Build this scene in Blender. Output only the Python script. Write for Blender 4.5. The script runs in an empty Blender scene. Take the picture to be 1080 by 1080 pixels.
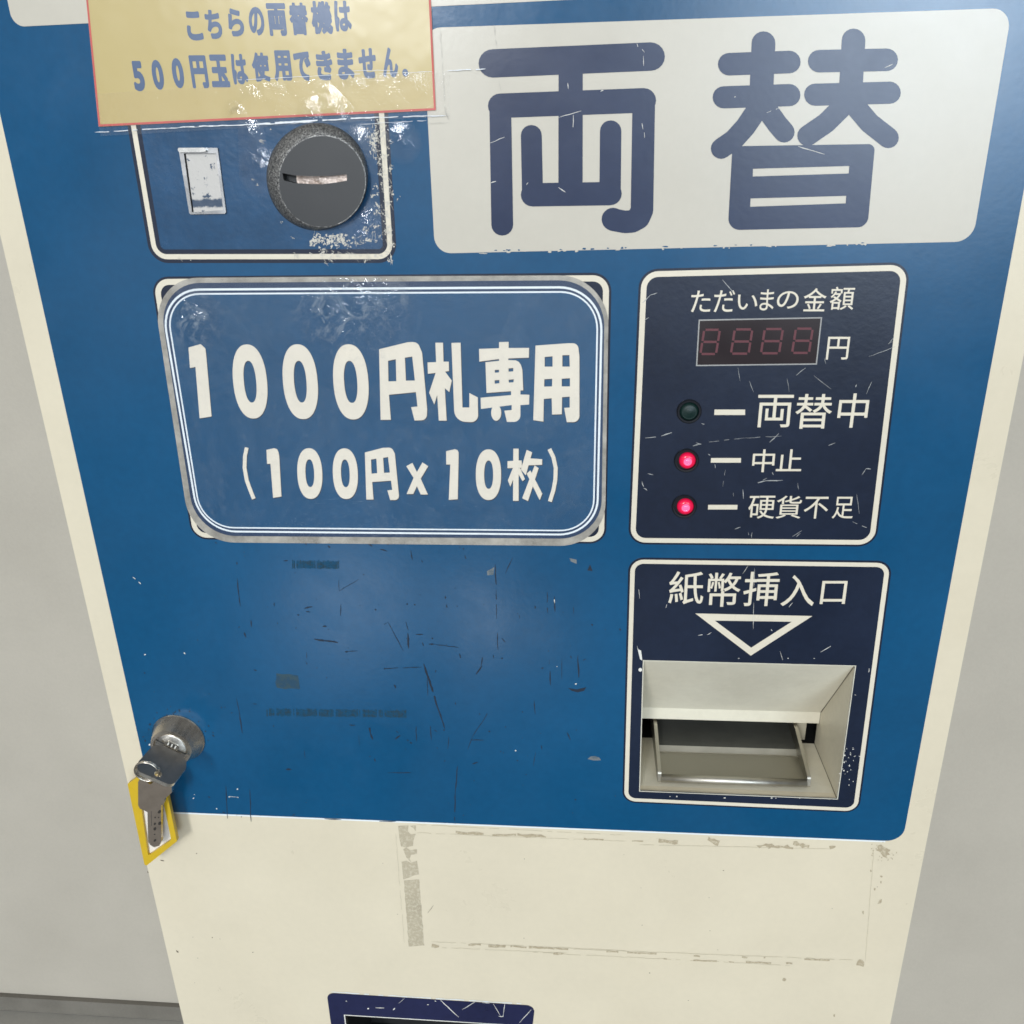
import bpy, bmesh, math, random
import numpy as np
from mathutils import Vector, Matrix, geometry
random.seed(7)
scene = bpy.context.scene
COL = scene.collection

# ------------------------------------------------------------------ camera
F = 900.0
PIT, ROL, YAW = 0.37827035, -0.02432092, 0.08989422
cy_, sy_ = math.cos(YAW), math.sin(YAW); cp_, sp_ = math.cos(PIT), math.sin(PIT); cr_, sr_ = math.cos(ROL), math.sin(ROL)
RY = Matrix(((cy_, 0, sy_), (0, 1, 0), (-sy_, 0, cy_)))
RX = Matrix(((1, 0, 0), (0, cp_, -sp_), (0, sp_, cp_)))
RZ = Matrix(((cr_, -sr_, 0), (sr_, cr_, 0), (0, 0, 1)))
M = RZ @ RX @ RY
MT = M.transposed()
def ray(px, py):
    v = MT @ Vector(((px - 540) / F, (py - 540) / F, 1.0))
    return Vector((v.x, v.z, -v.y))
def _x1(px, py):
    r = ray(px, py); return r.x / r.y
CAMH = 1.35
DIST = 0.45 / (_x1(978.5, 886) - _x1(147.4, 886))
CAM = Vector((0, -DIST, CAMH))
def U(px, py, d=0.0):
    """photo measurement -> point on the plane d metres in front of the machine's face"""
    r = ray(px, py); t = (DIST - d) / r.y
    return CAM + r * t
def W(px, py, d=0.0):
    p = U(px, py, d); return (p.x, p.z)
mm = 0.001

cam_d = bpy.data.cameras.new('camera'); cam_o = bpy.data.objects.new('camera', cam_d); COL.objects.link(cam_o)
def tb(v): return Vector((v[0], v[2], -v[1]))
right, down, fwd = tb(M[0]), tb(M[1]), tb(M[2])
m4 = Matrix.Identity(4)
for i in range(3):
    m4[i][0] = right[i]; m4[i][1] = -down[i]; m4[i][2] = -fwd[i]; m4[i][3] = CAM[i]
cam_o.matrix_world = m4
cam_d.sensor_width = 36; cam_d.lens = 36 * F / 1080; cam_d.clip_start = 0.01; cam_d.clip_end = 100
scene.camera = cam_o

# ------------------------------------------------------------------ object helpers
ORG = {}
def empty(name, loc, label, cat, group=None):
    o = bpy.data.objects.new(name, None); COL.objects.link(o); o.location = loc
    o.empty_display_size = 0.02
    ORG[o.name] = Vector(loc); o['label'] = label; o['category'] = cat
    if group: o['group'] = group
    return o
def obj(name, verts, faces, mat, parent=None, origin=None, smooth=False, label=None):
    me = bpy.data.meshes.new(name)
    if parent is not None: org = ORG[parent.name]
    else: org = Vector(origin) if origin is not None else Vector((0, 0, 0))
    me.from_pydata([tuple(Vector(v) - org) for v in verts], [], faces)
    bm = bmesh.new(); bm.from_mesh(me)
    bmesh.ops.remove_doubles(bm, verts=bm.verts, dist=1e-7)
    if smooth: bmesh.ops.recalc_face_normals(bm, faces=bm.faces)
    bm.to_mesh(me); bm.free()
    mats = mat if isinstance(mat, (list, tuple)) else [mat]
    for m in mats: me.materials.append(m)
    if smooth:
        for p in me.polygons: p.use_smooth = True
    me.update()
    o = bpy.data.objects.new(name, me); COL.objects.link(o)
    ORG[o.name] = org
    if parent is not None:
        o.parent = parent
        if parent.type == 'MESH': o.location = (0, 0, 0)
    else: o.location = org
    if label: o['label'] = label
    return o
def tag(o, label, cat, group=None):
    o['label'] = label; o['category'] = cat
    if group: o['group'] = group
def structure(o): o['kind'] = 'structure'; return o

# ------------------------------------------------------------------ flat shapes (photo measurements -> plane of the face)
def area(p): return sum(p[i][0]*p[(i+1) % len(p)][1] - p[(i+1) % len(p)][0]*p[i][1] for i in range(len(p))) / 2
def tess(loops):
    vs = [Vector((p[0], p[1], 0)) for l in loops for p in l]
    tr = geometry.tessellate_polygon([[Vector((p[0], p[1], 0)) for p in l] for l in loops])
    return [(v.x, v.y) for v in vs], [tuple(t) for t in tr]
def union(polys):
    vs, fs = [], []
    for p in polys:
        p = list(p)
        if area(p) < 0: p = p[::-1]
        b = len(vs); vs += [Vector((q[0], q[1])) for q in p]; fs.append(list(range(b, b + len(p))))
    r = geometry.delaunay_2d_cdt(vs, [], fs, 0, 1e-5)
    V = np.array([(v.x, v.y) for v in r[0]]); Fc = [tuple(f) for f in r[2]]
    C = np.array([V[list(f)].mean(axis=0) for f in Fc]); keep = np.zeros(len(Fc), bool)
    for f in fs:
        P = np.array([(vs[i].x, vs[i].y) for i in f]); lo, hi = P.min(0), P.max(0)
        idx = np.nonzero((~keep) & (C[:, 0] >= lo[0]) & (C[:, 0] <= hi[0]) & (C[:, 1] >= lo[1]) & (C[:, 1] <= hi[1]))[0]
        if not len(idx): continue
        q = C[idx]; ins = np.zeros(len(idx), bool)
        for k in range(len(P)):
            a, b = P[k], P[(k+1) % len(P)]
            if a[1] == b[1]: continue
            c = ((a[1] > q[:, 1]) != (b[1] > q[:, 1])) & (q[:, 0] < (b[0]-a[0])*(q[:, 1]-a[1])/(b[1]-a[1]) + a[0])
            ins ^= c
        keep[idx[ins]] = True
    return [tuple(v) for v in V.tolist()], [f for f, k in zip(Fc, keep) if k]
def merge(parts):
    V, Fc = [], []
    for v, f in parts:
        b = len(V); V += v; Fc += [tuple(i + b for i in t) for t in f]
    return V, Fc
def orient(verts, faces):
    out = []
    for f in faces:
        n = Vector((0, 0, 0)); a = Vector(verts[f[0]])
        for i in range(1, len(f) - 1): n += (Vector(verts[f[i]]) - a).cross(Vector(verts[f[i+1]]) - a)
        out.append(tuple(f) if n.y < 0 else tuple(reversed(f)))
    return out
def flat(name, vf, d, mat, parent, **k):
    v, f = vf
    P = [U(x, y, d) for x, y in v]
    return obj(name, P, orient(P, f), mat, parent, **k)
def flatw(name, vf, d, mat, parent, **k):          # already in plane coordinates (x, z)
    v, f = vf
    P = [Vector((x, -d, z)) for x, z in v]
    return obj(name, P, orient(P, f), mat, parent, **k)
def rpoly(pts, rad, n=8):
    """round the corners of a polygon; rad number or list"""
    out = []; N = len(pts)
    for i in range(N):
        p = Vector(pts[i][:2]); a = Vector(pts[i-1][:2]); b = Vector(pts[(i+1) % N][:2])
        r = rad[i] if isinstance(rad, (list, tuple)) else rad
        if r <= 0: out.append((p.x, p.y)); continue
        da = (a - p).normalized(); db = (b - p).normalized()
        ang = math.acos(max(-1, min(1, da.dot(db)))); t = r / math.tan(ang / 2)
        t = min(t, (a-p).length*.49, (b-p).length*.49); r = t * math.tan(ang / 2)
        c = p + (da + db).normalized() * (r / math.sin(ang / 2))
        s = p + da * t; e = p + db * t
        a0 = math.atan2(s.y - c.y, s.x - c.x); a1 = math.atan2(e.y - c.y, e.x - c.x)
        dd = (a1 - a0 + math.pi) % (2*math.pi) - math.pi
        for k in range(n + 1):
            q = a0 + dd * k / n; out.append((c.x + r*math.cos(q), c.y + r*math.sin(q)))
    return out
def inset(quad, d):
    """inset a convex polygon (same winding out)"""
    N = len(quad); sg = 1 if area(quad) > 0 else -1; L = []
    ds = d if isinstance(d, (list, tuple)) else [d]*N
    for i in range(N):
        p = Vector(quad[i]); q = Vector(quad[(i+1) % N]); t = (q - p).normalized(); nn = Vector((-t.y, t.x)) * sg
        L.append((p + nn*ds[i], t))
    out = []
    for i in range(N):
        p, t = L[i-1]; q, s = L[i]
        den = t.x*s.y - t.y*s.x; w = q - p; a = (w.x*s.y - w.y*s.x) / den
        r = p + t*a; out.append((r.x, r.y))
    return out
def plate(name, outer, holes, d0, d1, mat, parent, **k):
    """a sheet standing from depth d0 to d1 (world x,z outline), front and edges"""
    v, f = tess([outer] + holes)
    V = [Vector((x, -d1, z)) for x, z in v]; Fc = orient(V, f)
    for l in [outer] + holes:
        b = len(V); n = len(l)
        V += [Vector((x, -d1, z)) for x, z in l] + [Vector((x, -d0, z)) for x, z in l]
        for i in range(n):
            j = (i + 1) % n; Fc.append((b+i, b+j, b+n+j, b+n+i))
    o = obj(name, V, Fc, mat, parent, **k)
    bm = bmesh.new(); bm.from_mesh(o.data); bmesh.ops.remove_doubles(bm, verts=bm.verts, dist=1e-7)
    bm.to_mesh(o.data); bm.free()
    return o
def Wl(pts, d=0): return [W(x, y, d) for x, y in pts]
def seg_poly(a, b, w0, w1=None):
    w1 = w0 if w1 is None else w1
    a = Vector(a); b = Vector(b); t = (b-a).normalized(); n = Vector((-t.y, t.x))
    return [tuple(a+n*w0/2), tuple(b+n*w1/2), tuple(b-n*w1/2), tuple(a-n*w0/2)]
def disc(c, r, n=20, ry=None, sh=0):
    ry = r if ry is None else ry
    return [(c[0] + r*math.cos(2*math.pi*k/n) + sh*ry*math.sin(2*math.pi*k/n), c[1] + ry*math.sin(2*math.pi*k/n)) for k in range(n)]
def stroke(pts, w, cap=True):
    out = []
    for i in range(len(pts)-1): out.append(seg_poly(pts[i], pts[i+1], w))
    for i, p in enumerate(pts):
        if cap or 0 < i < len(pts)-1: out.append(disc(p, w/2))
    return out
def T(poly, ox, oy, s): return [(ox + p[0]*s, oy + p[1]*s) for p in poly]
def blob(c, rx, ry, n=11, j=.45, rnd=random, rot=0.):
    out = []
    for k in range(n):
        a = 2*math.pi*k/n; r = 1 + rnd.uniform(-j, j)
        x, y = rx*r*math.cos(a), ry*r*math.sin(a)
        out.append((c[0] + x*math.cos(rot) - y*math.sin(rot), c[1] + x*math.sin(rot) + y*math.cos(rot)))
    return out
def scratch(p, q, w, rnd=random):
    """a wavering hair-line of tapering quads"""
    n = max(2, int(math.dist(p, q) / 5)); pts = []
    L = math.dist(p, q); nx, ny = -(q[1]-p[1])/L, (q[0]-p[0])/L
    for k in range(n+1):
        t = k/n; o = rnd.uniform(-.35, .35) if 0 < k < n else 0
        pts.append((p[0]+(q[0]-p[0])*t + nx*o, p[1]+(q[1]-p[1])*t + ny*o))
    out = []
    for k in range(n):
        if rnd.random() < .12: continue
        a = w*rnd.uniform(.55, 1.1); b = w*rnd.uniform(.55, 1.1)
        if k == 0: a *= .4
        if k == n-1: b *= .4
        out.append(seg_poly(pts[k], pts[k+1], a, b))
    return out
# 3-D plate in any frame
def slab(loop, holes, o, ux, uy, th, name, mats, parent, bev=0.0, **k):
    n = Vector(ux).cross(Vector(uy)).normalized(); o = Vector(o)
    v, f = tess([loop] + holes)
    V = []; Fc = []; MI = []
    for s in (0.5, -0.5):
        b = len(V); V += [o + Vector(ux)*x + Vector(uy)*y + n*th*s for x, y in v]
        for t in f:
            a = [Vector((v[i][0], v[i][1], 0)) for i in t]
            up = (a[1]-a[0]).cross(a[2]-a[0]).z > 0
            t2 = t if (up == (s > 0)) else t[::-1]
            Fc.append(tuple(i + b for i in t2)); MI.append(0)
    off = len(v); base = 0
    for l in [loop] + holes:
        for i in range(len(l)):
            a, c = base + i, base + (i+1) % len(l)
            Fc.append((a, c, c + off, a + off)); MI.append(1 if isinstance(mats, (list, tuple)) and len(mats) > 1 else 0)
        base += len(l)
    ob = obj(name, V, Fc, mats, parent, **k)
    if len(ob.data.polygons) == len(MI):
        for p, m in zip(ob.data.polygons, MI): p.material_index = m
    bm = bmesh.new(); bm.from_mesh(ob.data); bmesh.ops.recalc_face_normals(bm, faces=bm.faces); bm.to_mesh(ob.data); bm.free()
    if bev:
        md = ob.modifiers.new('bevel', 'BEVEL'); md.width = bev; md.segments = 2; md.limit_method = 'ANGLE'
    return ob
def lathe(prof, o, ax, name, mat, parent, n=40, cx=None, **k):
    """profile (radius, height along ax)"""
    ax = Vector(ax).normalized(); u = ax.orthogonal().normalized(); w = ax.cross(u); o = Vector(o)
    V = []; Fc = []
    for i, (r, h) in enumerate(prof):
        for j in range(n):
            a = 2*math.pi*j/n; V.append(o + ax*h + (u*math.cos(a) + w*math.sin(a))*r)
    for i in range(len(prof)-1):
        for j in range(n):
            a, b = i*n+j, i*n+(j+1) % n; Fc.append((a, b, b+n, a+n))
    Fc.append(tuple(range((len(prof)-1)*n, len(prof)*n)))
    Fc.append(tuple(range(n-1, -1, -1)))
    ob = obj(name, V, Fc, mat, parent, smooth=True, **k)
    sharp(ob, 35)
    return ob
def sharp(ob, deg):
    bm = bmesh.new(); bm.from_mesh(ob.data)
    for e in bm.edges:
        if len(e.link_faces) == 2 and e.calc_face_angle(0) > math.radians(deg): e.smooth = False
    bm.to_mesh(ob.data); bm.free()
def tube(pts, r, name, mat, parent, n=10, closed=False, **k):
    V = []; Fc = []; N = len(pts); pts = [Vector(p) for p in pts]; prev = None
    for i in range(N):
        t = (pts[min(i+1, N-1)] - pts[max(i-1, 0)]).normalized()
        if prev is None: u = t.orthogonal().normalized()
        else: u = (prev - t*prev.dot(t)).normalized()
        prev = u; w = t.cross(u)
        for j in range(n):
            a = 2*math.pi*j/n; V.append(pts[i] + (u*math.cos(a) + w*math.sin(a))*r)
    for i in range(N-1):
        for j in range(n):
            a, b = i*n+j, i*n+(j+1) % n; Fc.append((a, b, b+n, a+n))
    Fc.append(tuple(range(n-1, -1, -1))); Fc.append(tuple(range((N-1)*n, N*n)))
    return obj(name, V, Fc, mat, parent, smooth=True, **k)
def quad3(name, faces, mat, parent, **k):
    V = []; Fc = []
    for f in faces:
        b = len(V); V += [Vector(p) for p in f]; Fc.append(tuple(range(b, b+len(f))))
    return obj(name, V, Fc, mat, parent, **k)
def box(x0, x1, y0, y1, z0, z1):
    p = [Vector((x, y, z)) for x in (x0, x1) for y in (y0, y1) for z in (z0, z1)]
    q = [(0,1,3,2),(4,6,7,5),(0,4,5,1),(2,3,7,6),(0,2,6,4),(1,5,7,3)]
    return [[p[i] for i in f] for f in q]

# ------------------------------------------------------------------ lettering outlines (em = 1000)
GLYPHS = '''こ|235,702,307,693,235,675 235,620,235,647,314,614 499,609,399,609,592,609 769,621,701,616,769,648 769,703,769,676,697,696 499,689,595,689,399,689/275,299,262,259,248,302 194,307,221,304,185,266 173,168,173,219,173,42 494,-25,291,-25,636,-25 835,10,763,-10,835,39 834,96,834,67,759,71 492,56,630,56,332,56 254,185,254,109,254,222
ち|112,656,165,647,112,630 113,578,113,604,171,572 303,568,235,568,303,568 304,568,304,568,279,455 188,212,239,312,213,203 263,185,238,194,272,203 294,231,281,216,360,311 589,352,470,352,706,352 768,219,768,294,768,55 312,47,543,15,319,21 332,-32,325,-6,636,-65 850,221,850,13,850,338 598,419,757,419,493,419 316,334,403,395,338,391 379,570,361,486,509,575 785,612,668,592,785,638 784,689,784,663,661,662 394,641,514,646,398,660 405,699,401,680,410,725 423,783,416,756,393,785 334,788,364,786,335,760 330,705,334,737,326,683 319,639,323,661,313,639 302,639,308,639,242,639
ら|335,784,421,757,328,759 315,708,322,733,391,687 703,630,608,643,709,656 722,707,716,681,634,715/313,602,299,534,285,606 229,613,257,609,223,508 178,207,198,298,203,201 252,189,227,195,258,205 282,239,267,222,352,323 592,373,460,373,694,373 768,236,768,316,768,99 298,47,614,8,306,20 322,-35,314,-8,694,-66 852,234,852,55,852,351 597,443,750,443,477,443 271,321,367,405,282,385
の|476,642,284,618,465,550 420,372,445,455,369,203 269,136,316,136,224,136 166,318,166,192,166,454/559,644,546,550,729,629 826,353,826,504,826,180 572,56,700,85,549,51 486,43,518,46,502,18 533,-31,517,-6,770,0 908,350,908,140,908,553 525,718,759,718,281,718 88,311,88,528,88,146 266,44,177,44,359,44 499,355,437,149,527,448
両|57,769,353,769,57,745 57,696,57,720,190,696 456,696,323,696,456,652 456,563,456,607,340,563 107,563,223,563,107,348 107,-82,107,133,131,-82 179,-82,155,-82,179,109 179,492,179,301,271,492 456,492,364,492,456,383 456,166,456,275,417,166 338,166,377,166,338,246 338,405,338,325,316,405 273,405,295,405,273,303 273,100,273,202,422,100 721,100,572,100,721,199 721,396,721,297,698,396 653,396,676,396,653,319 653,166,653,243,612,166 530,166,571,166,530,275 530,492,530,383,627,492 822,492,725,492,822,330 822,7,822,169,822,-9 800,-14,818,-14,784,-15 665,-13,726,-15,676,-33 691,-81,687,-62,768,-82 855,-70,822,-83,886,-58 896,6,896,-37,896,192 896,563,896,377,774,563 530,563,652,563,530,607 530,696,530,652,668,696 944,696,806,696,944,720 944,769,944,745,648,769
替|260,124,260,90,419,124 738,124,579,124,738,90 738,22,738,56,579,22 260,22,419,22,260,56/260,183,419,183,260,215 260,279,260,247,419,279 738,279,579,279,738,247 738,183,738,215,579,183/186,343,395,343,186,202 186,-80,186,61,211,-80 260,-80,235,-80,260,-67 260,-42,260,-55,419,-42 738,-42,579,-42,738,-53 738,-76,738,-65,763,-76 813,-76,788,-76,813,64 813,343,813,203,604,343/244,840,268,840,244,811 244,752,244,781,193,752 91,752,142,752,91,732 91,692,91,712,142,692 244,692,193,692,244,665 237,604,243,635,178,604 61,604,120,604,61,583 61,542,61,563,114,542 220,542,167,542,195,478 43,362,145,413,60,349 93,310,83,326,182,359 268,479,236,418,320,441 408,369,376,398,424,386 456,420,440,403,419,451 294,539,349,501,294,540 295,542,295,541,352,542 467,542,410,542,467,563 467,604,467,583,415,604 310,604,362,604,314,635 316,692,316,665,360,692 449,692,405,692,449,712 449,752,449,732,405,752 316,752,360,752,316,781 316,840,316,811,292,840/675,840,699,840,675,811 675,752,675,781,625,752 526,752,576,752,526,732 526,692,526,712,576,692 675,692,625,692,675,689 675,682,675,685,675,658 668,604,674,631,614,604 505,604,559,604,505,583 505,542,505,563,553,542 648,542,600,542,622,489 478,398,572,437,493,385 525,345,515,361,629,393 715,519,685,455,759,431 917,320,829,358,928,338 965,377,948,363,882,406 772,542,814,468,828,542 940,542,884,542,940,563 940,604,940,583,874,604 741,604,807,604,746,631 747,681,747,656,747,685 747,692,747,688,801,692 909,692,855,692,909,712 909,752,909,732,855,752 747,752,801,752,747,781 747,840,747,811,723,840
機|159,840,180,840,159,776 159,647,159,711,122,647 49,647,86,647,49,624 49,577,49,600,82,577 149,577,116,577,125,445 27,209,76,291,38,191 61,136,54,158,98,200 159,413,133,305,159,249 159,-79,159,85,180,-79 221,-79,200,-79,221,87 221,420,221,254,242,378 274,303,265,330,287,321 312,358,299,340,298,382 221,510,244,475,221,532 221,577,221,555,249,577 304,577,276,577,304,600 304,647,304,624,276,647 221,647,249,647,221,711 221,840,221,776,200,840/573,833,595,833,579,640 617,323,592,466,566,323 464,323,515,323,464,343 464,383,464,363,442,383 399,383,421,383,399,363 399,323,399,343,373,323 322,323,348,323,322,303 322,262,322,282,347,262 398,262,373,262,392,168 248,-30,359,56,262,-39 297,-77,287,-63,382,-10 447,159,426,76,488,124 554,58,530,85,570,73 601,103,585,88,570,137 460,226,509,188,461,238 463,262,462,250,518,262 628,262,573,262,643,191 686,79,662,129,632,36 498,-27,569,0,512,-39 539,-74,531,-61,604,-48 716,24,663,-15,756,-38 874,-79,808,-74,914,-82 965,66,945,-46,952,72 914,103,927,89,905,30 872,-6,893,-8,831,-2 768,67,797,23,819,113 891,228,861,167,870,236 827,252,848,244,805,206 737,125,775,163,720,163 694,262,706,209,775,262 936,262,855,262,936,282 936,323,936,303,908,323 852,323,880,323,861,332 879,351,870,342,856,372 775,423,811,403,762,411 736,387,749,399,765,369 825,323,801,344,777,323 681,323,729,323,656,461 638,833,643,636,616,833/702,407,699,418,711,411 775,423,725,415,812,428 886,438,849,433,890,424 898,396,894,410,914,402 946,414,930,408,937,451 891,563,914,515,876,558 845,549,860,554,853,530 870,485,862,507,835,481 766,473,801,477,818,535 914,698,870,616,895,705 858,720,877,713,848,697 825,652,837,674,801,650 752,645,776,647,782,689 836,803,813,746,818,809 783,821,801,815,761,754 708,666,720,683,696,647 674,634,685,636,681,619 692,579,689,591,701,584 795,600,720,589,769,556 733,508,743,522,715,483 684,464,699,467,691,448/342,387,340,399,355,395 524,419,379,399,527,406 534,379,531,392,551,385 584,396,567,390,576,433 533,545,554,497,517,541 485,532,501,536,494,512 509,467,502,489,475,463 408,455,442,459,461,516 561,677,515,596,543,684 507,697,525,690,497,676 474,633,486,654,447,630 394,624,421,627,429,674 494,800,465,737,476,806 439,818,457,812,414,744 354,649,367,668,340,629 316,613,327,616,322,598 333,559,331,571,343,564 442,581,362,569,414,536 375,487,387,500,357,462 324,442,340,445,331,428
は|255,764,249,747,226,766 167,771,196,769,167,750 161,700,165,723,148,617 115,279,115,426,115,144 153,-37,133,34,176,-35 223,-32,200,-34,222,-21 221,3,222,-7,220,15 225,48,222,34,235,97 296,269,272,199,282,280 255,301,269,290,238,260 198,154,214,199,191,203 188,293,188,245,188,405 238,696,218,603,241,714/676,185,644,195,676,173 677,150,677,162,677,84 568,41,652,41,496,41 446,120,446,69,446,169 574,201,499,201,610,201/749,770,746,750,719,770 659,770,689,770,661,753 663,709,663,726,663,668 663,585,663,626,632,584 569,583,600,584,509,583 399,591,456,586,399,566 399,516,399,541,458,512 567,509,510,509,599,510 663,511,631,510,664,429 673,254,670,331,644,260 580,263,613,263,449,263 374,112,374,196,374,22 582,-31,448,-31,717,-31 755,130,755,48,755,137 755,151,755,144,806,122 906,35,856,82,921,57 950,102,935,80,898,149 752,231,833,199,748,315 740,516,741,415,800,520 913,535,858,526,913,561 913,612,913,586,860,602 740,589,801,594,741,636 743,710,742,683,744,730
円|840,698,738,698,840,600 840,403,840,501,738,403 535,403,637,403,535,501 535,698,535,600,637,698/90,772,365,772,90,488 90,-81,90,203,115,-81 166,-81,141,-81,166,56 166,329,166,192,391,329 840,329,615,329,840,226 840,20,840,123,840,2 815,-5,834,-4,795,-5 662,-4,731,-6,673,-24 690,-79,686,-58,781,-79 870,-66,837,-79,904,-53 916,20,916,-29,916,271 916,772,916,521,641,772/166,403,264,403,166,501 166,698,166,600,264,698 460,698,362,698,460,600 460,403,460,501,362,403
玉|625,264,643,278,687,205 809,75,769,124,828,92 866,125,847,108,824,172 679,306,741,250,661,292/144,427,247,427,144,403 144,354,144,378,247,354 454,354,351,354,454,247 454,33,454,140,320,33 52,33,186,33,52,9 52,-40,52,-16,351,-40 949,-40,650,-40,949,-16 949,33,949,9,811,33 534,33,672,33,534,140 534,354,534,247,643,354 862,354,753,354,862,378 862,427,862,403,753,427 534,427,643,427,534,518 534,701,534,610,656,701 900,701,778,701,900,726 900,775,900,750,634,775 101,775,367,775,101,750 101,701,101,726,219,701 454,701,336,701,454,610 454,427,454,518,351,427
使|599,836,623,836,599,800 599,729,599,765,506,729 321,729,414,729,321,706 321,660,321,683,414,660 599,660,506,660,599,627 599,562,599,595,516,562 350,562,433,562,350,470 350,285,350,377,431,285 594,285,513,285,587,230 540,131,572,178,487,168 413,265,444,213,392,258 350,244,371,251,387,180 495,81,436,126,449,39 284,-21,381,4,300,-37 330,-83,321,-66,434,-52 557,39,506,-10,658,-22 927,-82,784,-62,937,-60 972,-14,956,-31,828,2 601,92,702,37,641,151 667,285,659,216,754,285 929,285,842,285,929,377 929,562,929,470,843,562 672,562,758,562,672,595 672,660,672,627,769,660 962,660,865,660,962,683 962,729,962,706,865,729 672,729,769,729,672,765 672,836,672,800,648,836/420,499,420,449,480,499 599,499,539,499,599,464 599,394,599,429,599,379 598,349,598,364,539,349 420,349,479,349,420,399/672,499,672,464,734,499 857,499,795,499,857,449 857,349,857,399,795,349 671,349,733,349,671,364 672,394,672,379,672,429/278,842,301,835,219,690 21,446,122,542,34,428 63,372,55,389,101,410 173,503,138,454,173,307 173,-84,173,112,197,-84 245,-84,221,-84,245,148 245,612,245,380,284,679 348,820,320,749,325,827
用|153,770,398,770,153,649 153,407,153,528,153,266 32,-36,143,89,49,-45 90,-85,79,-70,167,0 216,227,201,115,300,227 467,227,383,227,467,128 467,-71,467,28,492,-71 543,-71,518,-71,543,28 543,227,543,128,633,227 813,227,723,227,813,159 813,22,813,90,813,4 786,-3,806,-2,767,-4 629,-2,699,-5,639,-22 655,-74,651,-55,749,-75 841,-62,807,-74,875,-50 887,22,887,-27,887,271 887,770,887,521,642,770/227,698,227,644,307,698 467,698,387,698,467,644 467,537,467,591,387,537 227,537,307,537,227,591/813,698,723,698,813,644 813,537,813,591,723,537 543,537,633,537,543,591 543,698,543,644,633,698/227,466,227,446,307,466 467,466,387,466,467,410 467,298,467,354,386,298 223,298,304,298,226,336 227,407,227,373,227,427/813,466,723,466,813,410 813,298,813,354,723,298 543,298,633,298,543,354 543,466,543,410,633,466
で|79,658,117,659,82,629 88,571,85,600,196,594 558,630,451,618,466,575 371,292,371,448,371,69 767,-37,582,-30,777,-9 796,46,786,18,633,52 451,309,451,114,451,428 680,626,538,580,731,641 876,642,819,642,876,669 876,722,876,695,809,719 606,704,715,713,422,689 168,663,233,670,149,661/732,519,755,486,715,512 681,497,698,504,711,456 763,356,740,404,780,364 814,380,797,372,793,424/841,561,865,528,825,553 792,538,808,546,823,496 876,398,852,447,893,406 928,423,911,415,905,467
き|305,265,281,230,279,270 227,281,253,276,205,237 188,138,188,195,189,10 495,-48,299,-48,580,-48 729,-31,659,-42,730,-4 732,49,731,22,660,34 494,28,587,28,337,28 263,152,263,69,263,196/502,698,494,728,504,690 509,673,507,681,413,668 179,685,299,671,181,661 184,612,182,636,309,601 528,605,432,599,537,579 555,527,546,553,562,510 575,475,568,492,462,465 160,480,310,464,161,455 164,405,163,430,318,394 604,407,482,396,626,358 682,263,652,309,650,267 532,280,585,274,530,260 525,219,527,239,594,211 744,187,688,202,758,207 785,248,771,228,771,262 748,291,759,275,722,329 678,415,699,372,748,425 859,451,811,438,855,476 847,526,851,501,800,511 647,483,730,493,639,503 624,543,632,523,617,566 602,612,609,589,671,621 799,652,742,636,795,676 788,724,792,700,724,703 583,679,654,688,572,719 559,798,563,760,531,794 474,787,502,791,484,759
ま|500,178,469,185,500,156 501,111,501,133,501,42 395,24,452,24,296,24 256,105,256,59,256,151 403,188,308,188,436,188/185,473,257,461,185,448 186,398,186,423,258,390 436,384,368,384,455,384 493,384,474,384,494,339 497,248,496,293,470,252 413,254,442,254,269,254 182,101,182,192,182,5 404,-46,260,-46,534,-46 580,94,580,24,579,115 578,156,579,135,678,120 820,5,761,59,835,29 866,76,851,52,809,123 574,232,707,196,572,283 567,386,569,335,662,389 844,409,750,397,844,434 845,484,845,459,754,470 566,457,663,461,566,461 566,469,566,465,566,512 566,597,566,554,662,602 836,620,757,611,836,644 837,693,837,669,747,679 566,666,656,670,566,686 567,727,567,707,568,756 573,794,570,776,545,794 488,794,516,794,490,780 492,734,492,751,492,710 492,663,492,687,477,663 446,663,461,663,379,663 190,685,255,673,190,660 191,611,191,636,254,604 447,594,377,594,462,594 491,594,476,594,491,552 491,469,491,511,491,464 491,454,491,459,473,454 437,454,455,454,371,454
せ|45,500,76,500,48,473 54,418,51,445,81,422 155,432,124,428,191,436 262,444,226,440,262,344 263,195,262,238,268,36 521,-17,290,-17,622,-17 811,-1,744,-8,812,27 814,84,813,56,749,72 517,60,625,60,344,60 339,206,342,98,338,245 339,452,338,349,439,462 659,482,556,474,657,419 648,318,652,351,645,295 610,291,634,291,587,291 510,304,544,296,509,281 508,235,509,258,535,230 640,221,604,221,686,221 717,278,708,234,727,325 731,487,729,414,775,490 843,493,813,492,868,493 922,493,906,494,922,519 922,571,922,545,898,570 844,566,870,568,807,564 733,559,770,561,734,606 735,699,734,652,736,720 740,771,737,754,712,771 655,771,683,771,658,754 660,696,660,718,660,648 660,553,660,601,553,544 339,524,437,533,339,569 340,659,340,614,340,690 344,740,342,717,315,740 257,740,286,740,261,709 263,655,263,686,263,609 262,516,262,562,224,513 149,506,187,509,113,502
ん|547,742,538,730,518,754 459,778,488,766,447,749 422,701,435,724,368,604 76,-8,149,194,105,-18 162,-38,133,-28,175,12 248,190,218,130,287,268 443,350,362,350,488,350 516,280,514,324,519,225 520,90,516,148,524,31 665,-37,558,-37,810,-37 947,236,894,75,925,254 881,290,903,272,855,184 678,46,789,46,634,46 597,117,600,67,594,166 593,302,595,243,590,381 476,423,542,423,428,423 327,361,375,405,379,458 515,693,471,624,527,712
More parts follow.
